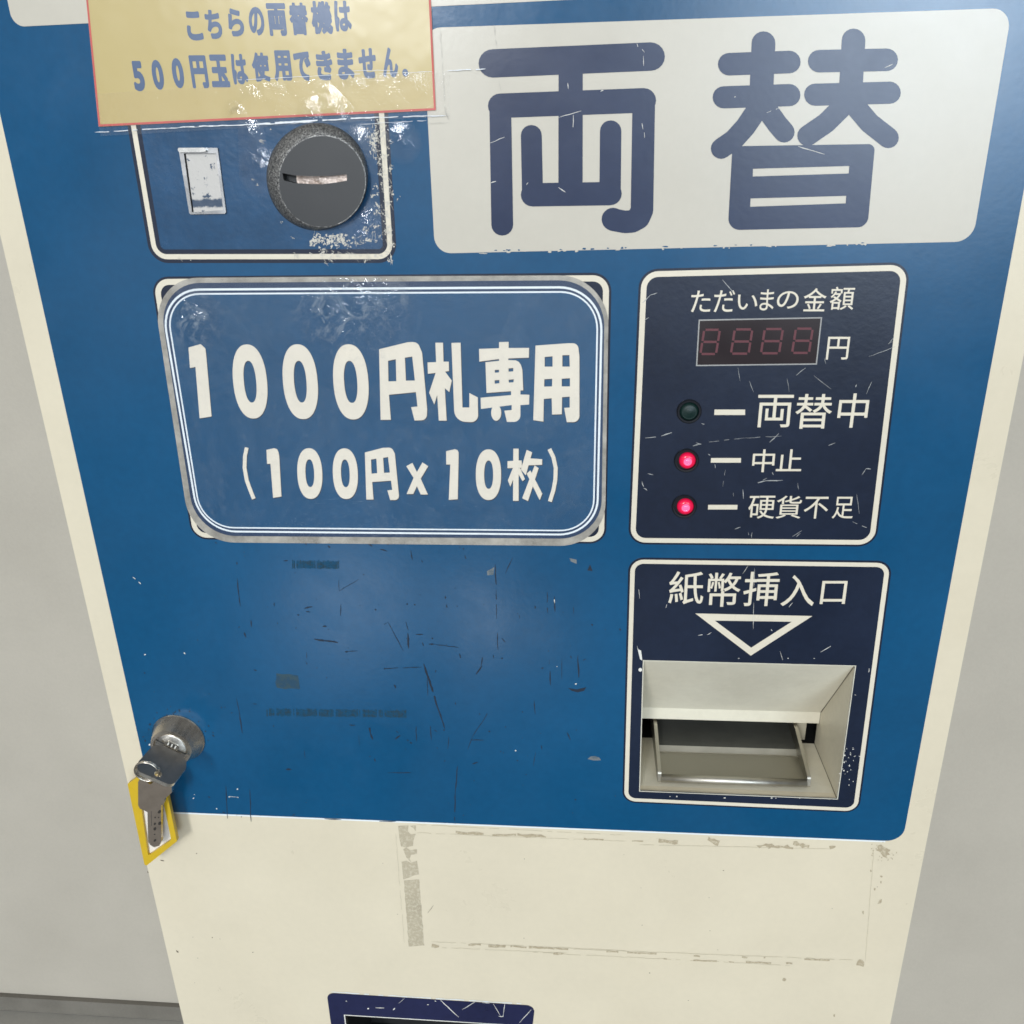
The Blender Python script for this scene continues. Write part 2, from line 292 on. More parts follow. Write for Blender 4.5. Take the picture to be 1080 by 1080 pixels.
。|194,244,279,244,111,244 42,92,42,176,42,7 194,-61,111,-61,279,-61 347,92,347,7,347,176/194,-10,251,-10,139,-10 93,92,93,35,93,147 194,193,139,193,251,193 296,92,296,147,296,35
た|537,482,590,487,537,457 537,408,537,433,599,415 723,418,660,418,781,418 891,406,840,413,892,431 893,482,892,457,839,488 720,491,779,491,656,491/558,239,549,206,533,241 483,246,508,244,475,204 468,128,468,167,468,29 712,-19,554,-19,785,-19 905,-5,851,-13,906,22 908,76,907,49,847,63 713,56,778,56,570,56 544,149,544,102,544,175/221,620,254,620,185,620 101,627,149,621,102,601 104,549,103,575,140,547 220,545,176,545,248,545 312,548,279,546,304,512 286,441,295,474,249,300 118,-6,178,97,147,-16 206,-36,177,-26,258,74 362,422,326,280,374,466 394,556,385,512,464,564 602,590,537,575,602,616 602,669,602,643,541,653 410,633,475,641,415,658 425,707,420,682,429,727 443,787,437,765,411,790 347,795,379,792,349,774 344,712,348,740,341,692 329,625,336,660,290,622
だ|507,468,560,473,507,443 507,393,507,418,569,400 693,404,630,404,751,404 861,392,810,399,862,417 863,468,862,443,809,474 690,477,749,477,626,477/528,225,519,192,503,227 453,232,478,230,444,190 438,114,438,152,438,15 682,-34,524,-34,755,-34 875,-19,821,-27,876,8 878,62,877,35,817,49 683,42,748,42,540,42 514,135,514,88,514,161/755,742,781,706,737,734 702,719,720,727,729,681 783,580,763,621,801,588 837,604,819,596,817,645/865,783,892,745,848,775 813,760,830,768,841,722 896,621,874,665,914,629 950,645,932,637,931,683/191,606,224,606,155,606 71,613,119,607,72,587 74,535,73,561,110,533 190,531,146,531,218,531 282,534,249,532,274,498 256,427,265,460,219,286 88,-20,148,83,117,-30 176,-50,147,-40,228,59 332,408,296,266,344,452 364,542,354,498,434,550 572,576,507,561,572,602 572,654,572,628,511,639 380,619,445,627,385,644 395,693,390,668,399,713 413,772,407,751,381,775 317,780,349,777,319,760 314,698,318,726,311,678 299,611,306,646,260,608
い|223,698,219,674,191,699 126,700,158,699,132,676 133,611,133,634,133,553 144,344,135,431,171,85 357,-9,262,-9,424,-9 545,219,485,49,524,243 482,290,503,266,456,190 358,86,409,86,287,86 222,364,238,197,215,447 215,601,215,538,215,627/744,670,833,554,718,661 666,643,692,652,762,526 840,140,822,321,867,151 920,173,893,162,905,342
金|198,218,219,226,236,161 291,34,275,82,313,43 356,62,334,53,340,111 260,242,299,187,239,234/733,243,757,234,708,187 628,57,663,107,647,49 685,33,666,41,721,79 804,215,767,152,780,224/499,849,522,839,404,700 30,522,219,583,50,504 82,453,70,475,136,473 241,526,190,497,241,507 241,470,241,489,313,470 458,470,386,470,458,425 458,334,458,379,343,334 113,334,228,334,113,311 113,265,113,288,228,265 458,265,343,265,458,183 458,18,458,100,328,18 68,18,198,18,68,-5 68,-51,68,-28,357,-51 934,-51,645,-51,934,-28 934,18,934,-5,802,18 537,18,669,18,537,100 537,265,537,183,654,265 888,265,771,265,888,288 888,334,888,311,771,334 537,334,654,334,537,379 537,470,537,425,611,470 758,470,684,470,758,491 758,533,758,512,812,502 919,457,867,476,931,477 972,522,954,506,820,570 544,782,642,674,552,794 569,818,561,806,546,828/746,540,655,593,586,540 266,540,426,540,354,592 501,729,435,656,568,660
額|615,415,615,384,693,415 850,415,772,415,850,384 850,322,850,353,772,322 615,322,693,322,615,353/615,265,615,233,693,265 850,265,772,265,850,233 850,169,850,201,772,169 615,169,693,169,615,201/615,567,615,536,693,567 850,567,772,567,850,536 850,475,850,506,772,475 615,475,693,475,615,506/654,92,671,76,609,51 463,-29,526,1,474,-45 497,-85,489,-69,563,-53 705,45,646,-2,688,61/756,48,769,64,812,11 919,-83,884,-45,934,-65 963,-30,948,-48,925,7 796,96,852,61,783,80/215,817,235,825,225,793 245,744,235,768,184,744 62,744,123,744,62,688 62,575,62,631,81,575 119,575,100,575,119,611 119,682,119,646,221,682 425,682,323,682,425,646 425,575,425,611,445,575 485,575,465,575,485,631 485,744,485,688,429,744 317,744,373,744,305,773 274,840,288,810,254,832/152,413,166,428,177,398 227,367,202,382,169,319 33,257,102,282,46,244 72,195,65,213,89,202 123,218,106,210,123,120 123,-76,123,22,145,-76 188,-76,166,-76,188,-65 188,-44,188,-55,248,-44 368,-44,308,-44,368,-54 368,-75,368,-65,391,-75 436,-75,413,-75,436,26 436,227,436,126,438,226 442,223,440,224,457,241 487,278,472,260,449,305 332,378,391,341,375,428 438,554,412,487,425,563 400,582,413,573,396,581 388,579,392,580,339,579 242,579,291,579,251,598 266,637,259,618,246,641 205,648,225,644,182,579 55,446,133,502,68,436 95,396,86,412,142,432 208,520,179,475,257,520 354,520,305,520,333,480 276,412,307,444,249,428 195,459,222,443,181,444/188,17,248,17,188,67 188,168,188,118,248,168 368,168,308,168,368,118 368,17,368,67,308,17/144,229,241,229,193,256 285,330,241,290,342,293 434,229,397,257,337,229/547,629,591,629,547,455 547,108,547,282,672,108 922,108,797,108,922,282 922,629,922,455,862,629 741,629,801,629,750,662 768,727,759,694,830,727 954,727,892,727,954,749 954,792,954,770,808,792 516,792,662,792,516,770 516,727,516,749,576,727 697,727,637,727,692,695 678,629,685,659,634,629
中|458,840,484,840,458,780 458,661,458,721,337,661 96,661,217,661,96,503 96,186,96,344,121,186 171,186,146,186,171,207 171,248,171,227,267,248 458,248,362,248,458,139 458,-79,458,30,484,-79 537,-79,511,-79,537,30 537,248,537,139,633,248 825,248,729,248,825,229 825,191,825,210,851,191 902,191,876,191,902,348 902,661,902,504,780,661 537,661,659,661,537,721 537,840,537,780,511,840/171,322,267,322,171,411 171,588,171,499,267,588 458,588,362,588,458,499 458,322,458,411,362,322/825,322,825,411,729,322 537,322,633,322,537,411 537,588,537,499,633,588 825,588,729,588,825,499
止|188,619,214,619,188,427 188,44,188,236,142,44 49,44,95,44,49,19 49,-30,49,-5,349,-30 949,-30,649,-30,949,-5 949,44,949,19,825,44 577,44,701,44,577,173 577,430,577,301,686,430 905,430,796,430,905,455 905,505,905,480,796,505 577,505,686,505,577,616 577,837,577,726,551,837 499,837,525,837,499,573 499,44,499,308,421,44 265,44,343,44,265,236 265,619,265,427,239,619
硬|430,633,500,633,430,507 430,256,430,382,498,256 633,256,565,256,627,206 582,114,612,158,545,146 495,227,516,183,474,222 431,211,452,216,458,153 538,66,493,105,497,30 360,-23,440,-1,375,-37 405,-82,396,-66,488,-54 593,24,549,-18,678,-32 924,-82,789,-66,933,-62 967,-17,952,-33,832,-5 637,75,721,25,677,130 704,256,695,192,779,256 930,256,855,256,930,382 930,633,930,507,857,633 710,633,783,633,710,665 710,728,710,696,790,728 951,728,871,728,951,751 951,796,951,773,771,796 410,796,590,796,410,773 410,728,410,751,486,728 639,728,563,728,639,696 639,633,639,665,569,633/497,417,497,383,544,417 639,417,592,417,639,400 639,365,639,382,639,348 638,315,638,332,591,315 497,315,544,315,497,349/709,315,760,315,709,332 710,365,710,348,710,382 710,417,710,400,760,417 861,417,811,417,861,383 861,315,861,349,810,315/497,573,497,540,544,573 639,573,592,573,639,540 639,474,639,507,592,474 497,474,544,474,497,507/710,573,710,540,760,573 861,573,811,573,861,540 861,474,861,507,811,474 710,474,760,474,710,507/50,787,163,787,50,764 50,718,50,741,92,718 176,718,134,718,148,565 31,328,103,424,44,309 66,246,61,264,85,271 119,328,103,298,119,207 119,-34,119,87,141,-34 184,-34,162,-34,184,-7 184,46,184,19,250,46 381,46,315,46,381,190 381,479,381,335,316,479 185,479,250,479,211,554 247,718,232,635,294,718 388,718,341,718,388,741 388,787,388,764,275,787/184,411,184,312,228,411 317,411,273,411,317,312 317,113,317,212,273,113 184,113,228,113,184,212
貨|254,318,254,295,422,318 758,318,590,318,758,295 758,249,758,272,590,249 254,249,422,249,254,272/254,201,254,178,422,201 758,201,590,201,758,178 758,131,758,154,590,131 254,131,422,131,254,154/254,434,254,412,422,434 758,434,590,434,758,412 758,367,758,389,590,367 254,367,422,367,254,389/181,485,398,485,181,350 181,81,181,216,398,81 833,81,616,81,833,216 833,485,833,350,616,485/596,33,612,47,703,-3 877,-79,812,-46,899,-64 942,-35,920,-50,870,-2 645,74,753,41,629,60/350,71,373,60,278,32 55,-26,158,-4,72,-39 110,-82,98,-67,210,-55 418,39,337,-9,395,50/339,845,362,837,269,764 44,639,154,687,60,628 99,586,87,600,140,607 227,662,184,633,227,612 227,513,227,563,251,513 300,513,276,513,300,581 300,717,300,649,340,749 407,820,377,784,384,828/497,836,521,836,497,785 497,684,497,735,443,667 334,637,388,651,343,624 358,586,354,601,404,598 497,624,451,610,498,550 630,531,526,531,651,531 835,531,811,531,915,531 947,656,938,556,927,660 882,680,897,670,878,606 828,595,870,595,794,595 635,595,660,595,579,595 570,627,570,600,570,634 570,647,570,640,685,685 870,783,793,731,851,798 812,828,831,813,755,785 570,709,668,744,570,751 570,836,570,794,546,836
不|559,478,578,494,678,398 899,203,828,280,919,222 960,261,940,242,885,338 615,526,733,450,596,510/69,770,356,770,69,744 69,693,69,719,217,693 514,693,366,693,415,522 44,255,243,353,60,238 95,189,83,208,234,262 459,481,358,365,459,295 459,-78,459,108,486,-78 540,-78,513,-78,540,143 540,584,540,363,566,619 610,693,589,656,717,693 931,693,824,693,931,719 931,770,931,744,644,770
足|243,719,243,653,421,719 776,719,598,719,776,653 776,522,776,588,598,522 243,522,421,522,243,588/226,376,252,373,211,231 44,-29,163,61,60,-41 97,-80,85,-65,169,-25 251,145,218,56,347,-28 715,-67,502,-67,789,-67 936,-67,862,-67,940,-46 964,7,952,-11,920,6 718,6,750,6,655,6 544,20,597,10,544,88 544,224,544,156,657,224 882,224,769,224,882,248 882,295,882,271,769,295 544,295,657,295,544,347 544,451,544,399,647,451 854,451,751,451,854,564 854,791,854,678,626,791 169,791,397,791,169,678 169,451,169,564,268,451 467,451,368,451,467,315 467,43,467,179,384,75 280,240,320,135,291,282 305,366,299,325,279,369
紙|201,191,221,195,213,123 226,-24,224,34,247,-20 290,-11,269,-15,286,47 262,202,274,134,242,198/84,197,106,193,74,116 36,-35,59,26,52,-40 98,-59,84,-51,119,4 150,186,139,98,128,190/314,212,333,218,333,156 364,33,356,81,384,40 424,54,404,47,415,101 370,230,392,174,351,224/459,-84,452,-67,477,-70 706,12,506,-57,703,28 697,77,699,57,641,60 529,25,585,42,529,142 529,376,529,259,589,376 708,376,648,376,729,113 877,-69,778,-69,939,-69 972,123,963,-25,954,130 914,159,929,144,911,51 884,2,902,2,834,2 777,376,795,148,835,376 950,376,892,376,950,399 950,446,950,423,891,446 772,446,831,446,768,531 766,726,765,625,828,738 935,767,886,752,917,787 881,827,899,807,781,794 459,742,608,763,459,512 459,51,459,281,459,8 423,-26,439,-15,435,-39/703,446,698,529,645,446 529,446,587,446,529,527 529,689,529,608,583,695 694,713,639,703,695,619/66,240,62,255,86,251 354,295,118,258,360,275 368,242,365,257,389,250 430,266,409,258,418,317 356,465,387,401,337,459 299,446,318,452,311,417 335,353,324,385,278,345 164,330,221,338,250,421 405,651,334,536,384,664 341,690,362,677,317,645 260,557,289,599,220,553 140,546,180,550,200,622 306,814,259,719,283,824 238,843,261,833,193,734 94,589,117,618,72,559 36,534,53,538,44,515 59,466,55,481,74,472 214,491,96,477,174,436 121,376,138,394,88,340 42,309,64,314,50,290
幣|197,586,212,583,189,531 156,433,179,477,168,429 196,414,188,419,216,456 242,578,232,519,227,581/93,794,111,802,120,759 159,679,148,711,178,688 216,707,197,698,204,738 146,818,174,784,128,810/350,576,363,579,370,526 390,418,386,460,404,422 431,429,417,425,426,472 388,586,409,537,375,583/449,822,470,814,433,786 380,699,403,733,395,692 426,678,411,685,452,709 512,797,483,755,491,805/649,840,670,836,622,750 507,614,571,669,507,634 507,674,507,654,448,674 331,674,390,674,331,729 331,839,331,784,309,839 264,839,286,839,264,784 264,674,264,729,206,674 90,674,148,674,90,558 90,326,90,442,109,326 148,326,129,326,148,425 148,623,148,524,189,623 272,623,231,623,272,528 272,337,272,432,289,337 323,337,306,337,323,432 323,623,323,528,365,623 448,623,406,623,448,533 448,352,448,442,468,352 507,352,487,352,507,438 507,610,507,524,522,600 554,565,544,577,574,583 611,627,593,604,634,576 695,489,662,530,647,450 522,399,589,421,534,385 560,341,553,355,628,367 739,442,688,400,790,392 919,327,850,353,928,344 961,381,947,368,894,403 783,484,834,438,832,536 893,677,869,600,913,677 953,677,933,677,953,697 953,737,953,717,862,737 679,737,770,737,692,766 713,827,704,796,692,831/823,677,766,677,804,620 739,530,776,571,702,574 652,677,673,623,709,677/155,273,257,273,155,172 155,-30,155,71,179,-30 227,-30,203,-30,227,49 227,208,227,129,305,208 460,208,382,208,460,112 460,-80,460,16,485,-80 534,-80,509,-80,534,16 534,208,534,112,618,208 785,208,701,208,785,156 785,51,785,103,785,39 764,34,780,34,747,34 625,35,689,34,635,17 650,-28,646,-9,734,-28 819,-18,786,-30,850,-7 859,51,859,13,859,125 859,273,859,199,751,273 534,273,642,273,534,294 534,336,534,315,509,336 460,336,485,336,460,315 460,273,460,294,358,273
挿|393,498,468,498,393,356 393,73,393,215,416,73 462,73,439,73,462,87 462,115,462,101,514,115 618,115,566,115,618,50 618,-80,618,-15,642,-80 689,-80,665,-80,689,-15 689,115,689,50,742,115 849,115,796,115,849,103 849,80,849,92,873,80 921,80,897,80,921,219 921,498,921,359,844,498 689,498,766,498,689,524 689,577,689,551,777,577 954,577,866,577,954,599 954,643,954,621,866,643 689,643,777,643,689,673 689,734,689,704,772,742 912,765,849,753,897,784 867,823,882,804,750,798 375,772,546,781,382,756 393,714,390,731,465,716 618,727,542,721,618,699 618,643,618,671,533,643 362,643,447,643,362,621 362,577,362,599,447,577 618,577,533,577,618,551 618,498,618,524,543,498/462,278,462,245,514,278 618,278,566,278,618,245 618,179,618,212,566,179 462,179,514,179,462,212/462,340,514,340,462,372 462,435,462,403,514,435 618,435,566,435,618,403 618,340,618,372,566,340/849,278,796,278,849,245 849,179,849,212,796,179 689,179,742,179,689,212 689,278,689,245,742,278/849,340,849,372,796,340 689,340,742,340,689,372 689,435,689,403,742,435 849,435,796,435,849,403/180,839,204,839,180,772 180,638,180,705,135,638 44,638,89,638,44,615 44,568,44,591,89,568 180,568,135,568,180,495 180,350,180,423,129,336 27,308,78,322,33,284 45,235,39,259,90,249 180,276,135,262,180,188 180,11,180,99,180,-3 162,-8,175,-8,149,-8 62,-7,108,-8,72,-28 85,-79,82,-60,151,-80 217,-65,191,-77,243,-53 252,12,252,-31,252,108 252,299,252,203,287,310 358,332,323,321,355,354 349,399,352,377,317,390 252,371,284,380,252,437 252,568,252,502,284,568 349,568,317,568,349,591 349,638,349,615,317,638 252,638,284,638,252,705 252,839,252,772,228,839
入|295,755,310,776,361,709 456,591,412,653,391,306 41,-13,266,103,61,-27 110,-73,96,-58,313,45 517,491,441,229,627,289 927,-70,698,58,931,-46 964,15,951,-6,631,214 341,819,661,590,326,798
口|127,735,377,735,127,472 127,-55,127,208,153,-55 205,-55,179,-55,205,-27 205,30,205,2,402,30 796,30,599,30,796,3 796,-51,796,-24,823,-51 876,-51,849,-51,876,211 876,735,876,473,626,735/205,107,402,107,205,291 205,660,205,476,402,660 796,660,599,660,796,476 796,107,796,291,599,107
0|470,341,470,131,470,551 250,691,382,691,118,691 30,341,30,551,30,131 250,-9,118,-9,382,-9/372,341,372,501,372,181 250,84,326,84,174,84 128,341,128,181,128,501 250,598,174,598,326,598
5|404,682,404,653,303,682 101,682,202,682,101,564 101,327,101,445,251,363 340,207,340,294,340,140 199,84,276,84,149,84 50,134,99,101,50,100 50,33,50,67,109,3 215,-9,156,-9,344,-9 438,209,438,83,438,335 190,423,344,432,190,480 190,594,190,537,261,594 404,594,333,594,404,623'''
GL = {}
for line in GLYPHS.split('\n'):
    ch, body = line[0], line[2:]
    GL[ch] = [[tuple(map(int, p.split(','))) for p in l.split(' ')] for l in body.split('/')]
_gc = {}
def flatten(l):
    out = []; n = len(l)
    for i in range(n):
        p, q = l[i], l[(i+1) % n]
        P0, P1, P2, P3_ = (p[0], p[1]), (p[4], p[5]), (q[2], q[3]), (q[0], q[1])
        L = math.dist(P0, P3_)
        if L < 1: continue
        dv = max(abs((P3_[0]-P0[0])*(c[1]-P0[1]) - (P3_[1]-P0[1])*(c[0]-P0[0]))/L for c in (P1, P2))
        k = 1 if dv < 2 else (3 if dv < 25 else 5)
        for j in range(k):
            t = j/k; u = 1-t
            out.append(tuple(u**3*P0[m] + 3*u*u*t*P1[m] + 3*u*t*t*P2[m] + t**3*P3_[m] for m in (0, 1)))
    return out
def winding(p, loops):
    w = 0
    for l in loops:
        n = len(l)
        for i in range(n):
            a, b = l[i], l[(i+1) % n]
            if (a[1] > p[1]) != (b[1] > p[1]):
                x = (b[0]-a[0])*(p[1]-a[1])/(b[1]-a[1]) + a[0]
                if x > p[0]: w += 1 if b[1] > a[1] else -1
    return w
def glyph(ch, off):
    """outline filled by winding number, then fattened by a pen of radius off (em)"""
    if (ch, off) in _gc: return _gc[(ch, off)]
    loops = [flatten(l) for l in GL[ch]]
    vs, es = [], []
    for l in loops:
        b = len(vs); vs += [Vector(p) for p in l]; es += [(b+i, b+(i+1) % len(l)) for i in range(len(l))]
    r = geometry.delaunay_2d_cdt(vs, es, [], 0, 1e-4)
    V = [(p.x, p.y) for p in r[0]]; tris = []
    for t in r[2]:
        q = [V[i] for i in t]; c = (sum(p[0] for p in q)/len(q), sum(p[1] for p in q)/len(q))
        if abs(area(q)) > 1e-3 and winding(c, loops) != 0: tris.append(q)
    o = off*1000
    for l in loops:
        n = len(l)
        for i in range(n):
            a, b = Vector(l[i]), Vector(l[(i+1) % n]); d = (b-a)
            if d.length < .5: continue
            if off > .03: tris.append(disc((a.x, a.y), o, 8))
            d.normalize(); tris.append(seg_poly(a - d*o*.45, b + d*o*.45, 2*o))
    v, f = union(tris)
    used = sorted({i for t in f for i in t}); v2 = [v[i] for i in used]
    x0 = min(p[0] for p in v2); x1 = max(p[0] for p in v2); y0 = min(p[1] for p in v2); y1 = max(p[1] for p in v2)
    r = ([((x-x0)/(x1-x0), (y-y0)/(y1-y0)) for x, y in v], f)
    _gc[(ch, off)] = r
    return r
def text(chars, boxes, off):
    """boxes: (x0, x1, y0, y1) per character in photo measure"""
    parts = []
    for ch, (x0, x1, y0, y1) in zip(chars, boxes):
        v, f = glyph(ch, off)
        cx, cyy = (x0+x1)/2, (y0+y1)/2; s = (601-cx)/(2745-cyy); h = y1-y0; e = abs(s)*h/4
        a, b = x0+e, x1-e
        parts.append(([(a+(b-a)*gx + s*(y1-gy*h-cyy), y1-gy*h) for gx, gy in v], f))
    return merge(parts)
def Bx(ox, oy, s, L): return [(ox+a*s, ox+b*s, oy+c*s, oy+d*s) for a, b, c, d in L]

# ------------------------------------------------------------------ materials
class NT:
    def __init__(self, name):
        self.m = bpy.data.materials.new(name); self.m.use_nodes = True
        self.t = self.m.node_tree; self.t.nodes.clear()
        self.out = self.n('ShaderNodeOutputMaterial')
    def n(self, typ, **k):
        x = self.t.nodes.new(typ)
        for a, b in k.items(): setattr(x, a, b)
        return x
    def l(self, a, b): self.t.links.new(a, b)
    def val(self, sock, v):
        if hasattr(v, 'is_linked') or isinstance(v, bpy.types.NodeSocket): self.l(v, sock)
        else: sock.default_value = v
    def coord(self): return self.n('ShaderNodeTexCoord').outputs['Object']
    def noise(self, scale, detail=3, rough=.55, vec=None, dist=0.0):
        x = self.n('ShaderNodeTexNoise'); x.inputs['Scale'].default_value = scale; x.inputs['Detail'].default_value = detail
        x.inputs['Roughness'].default_value = rough; x.inputs['Distortion'].default_value = dist
        self.l(vec if vec is not None else self.coord(), x.inputs['Vector']); return x.outputs['Fac']
    def math(self, op, a, b=0.0, clamp=False):
        x = self.n('ShaderNodeMath', operation=op); x.use_clamp = clamp; self.val(x.inputs[0], a); self.val(x.inputs[1], b); return x.outputs[0]
    def mix(self, f, a, b):
        x = self.n('ShaderNodeMix', data_type='RGBA'); self.val(x.inputs[0], f); self.val(x.inputs[6], a); self.val(x.inputs[7], b); return x.outputs[2]
    def ramp(self, v, a, b, lo=0., hi=1.):
        x = self.n('ShaderNodeMapRange'); self.val(x.inputs[0], v)
        for i, q in enumerate((a, b, lo, hi)): x.inputs[i+1].default_value = q
        return x.outputs[0]
    def bump(self, h, strength=.3, dist=.001):
        x = self.n('ShaderNodeBump'); self.val(x.inputs['Strength'], strength); x.inputs['Distance'].default_value = dist; self.l(h, x.inputs['Height']); return x.outputs[0]
    def near(self, pts, org):
        """1 near any of the given points (object coordinates), falling to 0 at radius"""
        c = self.coord(); acc = None
        for p, r in pts:
            d = self.n('ShaderNodeVectorMath', operation='DISTANCE'); self.l(c, d.inputs[0]); d.inputs[1].default_value = tuple(Vector(p) - Vector(org))
            v = self.ramp(d.outputs['Value'], 0, r, 1, 0)
            acc = v if acc is None else self.math('MAXIMUM', acc, v)
        return acc
    def bsdf(self, col, rough=.4, metal=0., spec=.5, normal=None, **k):
        b = self.n('ShaderNodeBsdfPrincipled'); self.val(b.inputs['Base Color'], col); self.val(b.inputs['Roughness'], rough)
        self.val(b.inputs['Metallic'], metal); b.inputs['Specular IOR Level'].default_value = spec
        if normal is not None: self.l(normal, b.inputs['Normal'])
        for a, v in k.items(): self.val(b.inputs[a.replace('_', ' ')], v)
        return b.outputs[0]
    def done(self, s): self.l(s, self.out.inputs[0]); return self.m
def c4(*c): return (c[0], c[1], c[2], 1)
def paint(name, col, rough=.3, var=.08, peel=.06, spec=.5, dirt=None, dirtc=(.25, .2, .13), scale=14, rvar=.18):
    N = NT(name); a = N.noise(scale, 5, .6); b = N.noise(230, 3, .6)
    f = N.math('ADD', N.math('MULTIPLY', a, .7), N.math('MULTIPLY', b, .3))
    lo = c4(*[x*(1-var*1.6) for x in col]); hi = c4(*[min(1, x*(1+var)) for x in col])
    cc = N.mix(N.ramp(f, .3, .7), lo, hi)
    if dirt:
        g = N.noise(9, 6, .7); cc = N.mix(N.math('MULTIPLY', N.ramp(g, .5, .8), dirt), cc, c4(*dirtc))
    rr = N.ramp(N.math('ADD', N.math('MULTIPLY', a, .6), N.math('MULTIPLY', N.noise(31, 6, .72, dist=1.2), .4)), .35, .65, rough*(1-rvar), rough*(1+rvar*1.3))
    h = N.noise(420, 2, .5)
    return N.done(N.bsdf(cc, rr, 0, spec, N.bump(h, peel, .0006)))
def metal(name, col, rough=.3, var=.15, brush=None, spec=.5):
    N = NT(name); a = N.noise(120, 5, .65)
    cc = N.mix(a, c4(*[x*(1-var) for x in col]), c4(*[min(1, x*(1+var)) for x in col]))
    if brush:
        mp = N.n('ShaderNodeMapping'); N.l(N.coord(), mp.inputs[0]); mp.inputs['Scale'].default_value = brush
        s = N.noise(60, 3, .6, mp.outputs[0]); nrm = N.bump(s, .15, .0004)
    else: nrm = N.bump(N.noise(900, 2), .08, .0003)
    return N.done(N.bsdf(cc, N.ramp(a, .3, .7, rough*.8, rough*1.3), 1., spec, nrm))
def film(name, rough=.04, base=.25, scale=70, hot=(), org=(0, 0, 0), dist=.002, tint=.02, hazec=(.8,.8,.8), hotgain=1.0, fine=300, lift=.9, only_hot=False):
    """clear plastic: see-through with a wrinkled sheen"""
    N = NT(name)
    h1 = N.noise(scale, 4, .6, dist=.6); h2 = N.noise(fine, 3, .6, dist=1.0)
    h = N.math('ADD', h1, N.math('MULTIPLY', h2, .24))
    st = base
    if hot:
        nr = N.near(hot, org); st = N.math('ADD', N.math('MULTIPLY', nr, hotgain), base)
        h = N.math('ADD', N.math('MULTIPLY', h, .55), N.math('MULTIPLY', nr, lift))
    nb = N.bump(h, st, dist)
    fr = N.n('ShaderNodeFresnel'); fr.inputs['IOR'].default_value = 1.5; N.l(nb, fr.inputs['Normal'])
    g = N.n('ShaderNodeBsdfGlossy'); g.inputs['Roughness'].default_value = rough; N.l(nb, g.inputs['Normal'])
    t = N.n('ShaderNodeBsdfTransparent')
    df = N.n('ShaderNodeBsdfDiffuse'); df.inputs[0].default_value = c4(*hazec)
    mx0 = N.n('ShaderNodeMixShader'); mx0.inputs[0].default_value = tint; N.l(t.outputs[0], mx0.inputs[1]); N.l(df.outputs[0], mx0.inputs[2])
    mx = N.n('ShaderNodeMixShader'); N.l(N.math('MULTIPLY', fr.outputs[0], N.math('MINIMUM', N.math('MULTIPLY', nr, 3.), 1.)) if only_hot else fr.outputs[0], mx.inputs[0]); N.l(mx0.outputs[0], mx.inputs[1]); N.l(g.outputs[0], mx.inputs[2])
    return N.done(mx.outputs[0])
def emit(name, col, strength, base, rough=.15):
    N = NT(name); return N.done(N.bsdf(c4(*base), rough, 0, .5, None, Emission_Color=c4(*col), Emission_Strength=strength))
def residue(name, col, under, thr=.45, scale=160):
    N = NT(name); a = N.noise(scale, 5, .7); f = N.ramp(a, thr-.06, thr+.06)
    b = N.noise(40, 3)
    cc = N.mix(f, c4(*under), N.mix(b, c4(*[x*.8 for x in col]), c4(*[x*1.15 for x in col])))
    return N.done(N.bsdf(cc, .75, 0, .2, N.bump(a, .4, .0005)))

CREAM = (.655, .575, .425); BLUE = (.0035, .070, .162); NAVY = (.009, .0155, .034)
M_cream = paint('cream_enamel', CREAM, .32, .035, .05, dirt=.10, dirtc=(.5, .40, .25))
M_headcream = paint('cream_print', (.53, .485, .40), .22, .03, .04, dirt=.06, dirtc=(.5, .42, .3))
M_blue = paint('blue_enamel', BLUE, .14, .12, .03, scale=9, rvar=.45)
M_navy = paint('navy_print', NAVY, .2, .2, .06)
M_navytext = paint('navy_lettering', (.008, .020, .062), .22, .1, .03)
M_white = paint('white_print', (.68, .61, .48), .3, .05, .03)
M_whiteline = paint('bright_line', (.75, .78, .78), .3, .03, .03)
M_cardtext = paint('card_lettering', (.66, .60, .50), .4, .03, .02)
M_cardblue = paint('card_print', (.002, .062, .145), .45, .1, .03)
M_carddark = paint('card_edge_print', (.012, .035, .085), .45, .1, .03)
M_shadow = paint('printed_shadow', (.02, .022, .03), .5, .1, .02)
M_grey = paint('laminate_edge', (.36, .33, .28), .3, .35, .2, scale=60)
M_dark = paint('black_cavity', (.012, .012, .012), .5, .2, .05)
M_scrW = paint('white_scratch', (.7, .67, .6), .6, .15, .05)
M_scrD = paint('dark_scratch', (.004, .012, .028), .6, .2, .05)
M_chip = paint('bare_filler', (.55, .51, .43), .55, .15, .3)

# ------------------------------------------------------------------ the machine
HW = .225
xs = [U(154, 913).x, U(194.8, 1080).x, U(944.8, 1051).x, U(938.9, 1080).x]
XL = (xs[0]+xs[1])/2; XR = (xs[2]+xs[3])/2
ZT = U(540, -230).z; DEPTH = .42
print('DIST', DIST, 'XL', xs, 'ZT', ZT, 'foot z', CAMH)
root = empty('change_machine', ((XL+XR)/2, .2, 0), 'scuffed blue and cream coin change machine filling the frame', 'change machine')

# openings
rec_q = [(678.9, 696.5), (901.6, 702.2), (882.6, 841.8), (674.9, 833.5)]
rec = Wl(rec_q)
ret_q = [(364, 1070.5), (546, 1081.5), (535, 1162), (374, 1150)]
ret = Wl(ret_q)
coinslotless = []
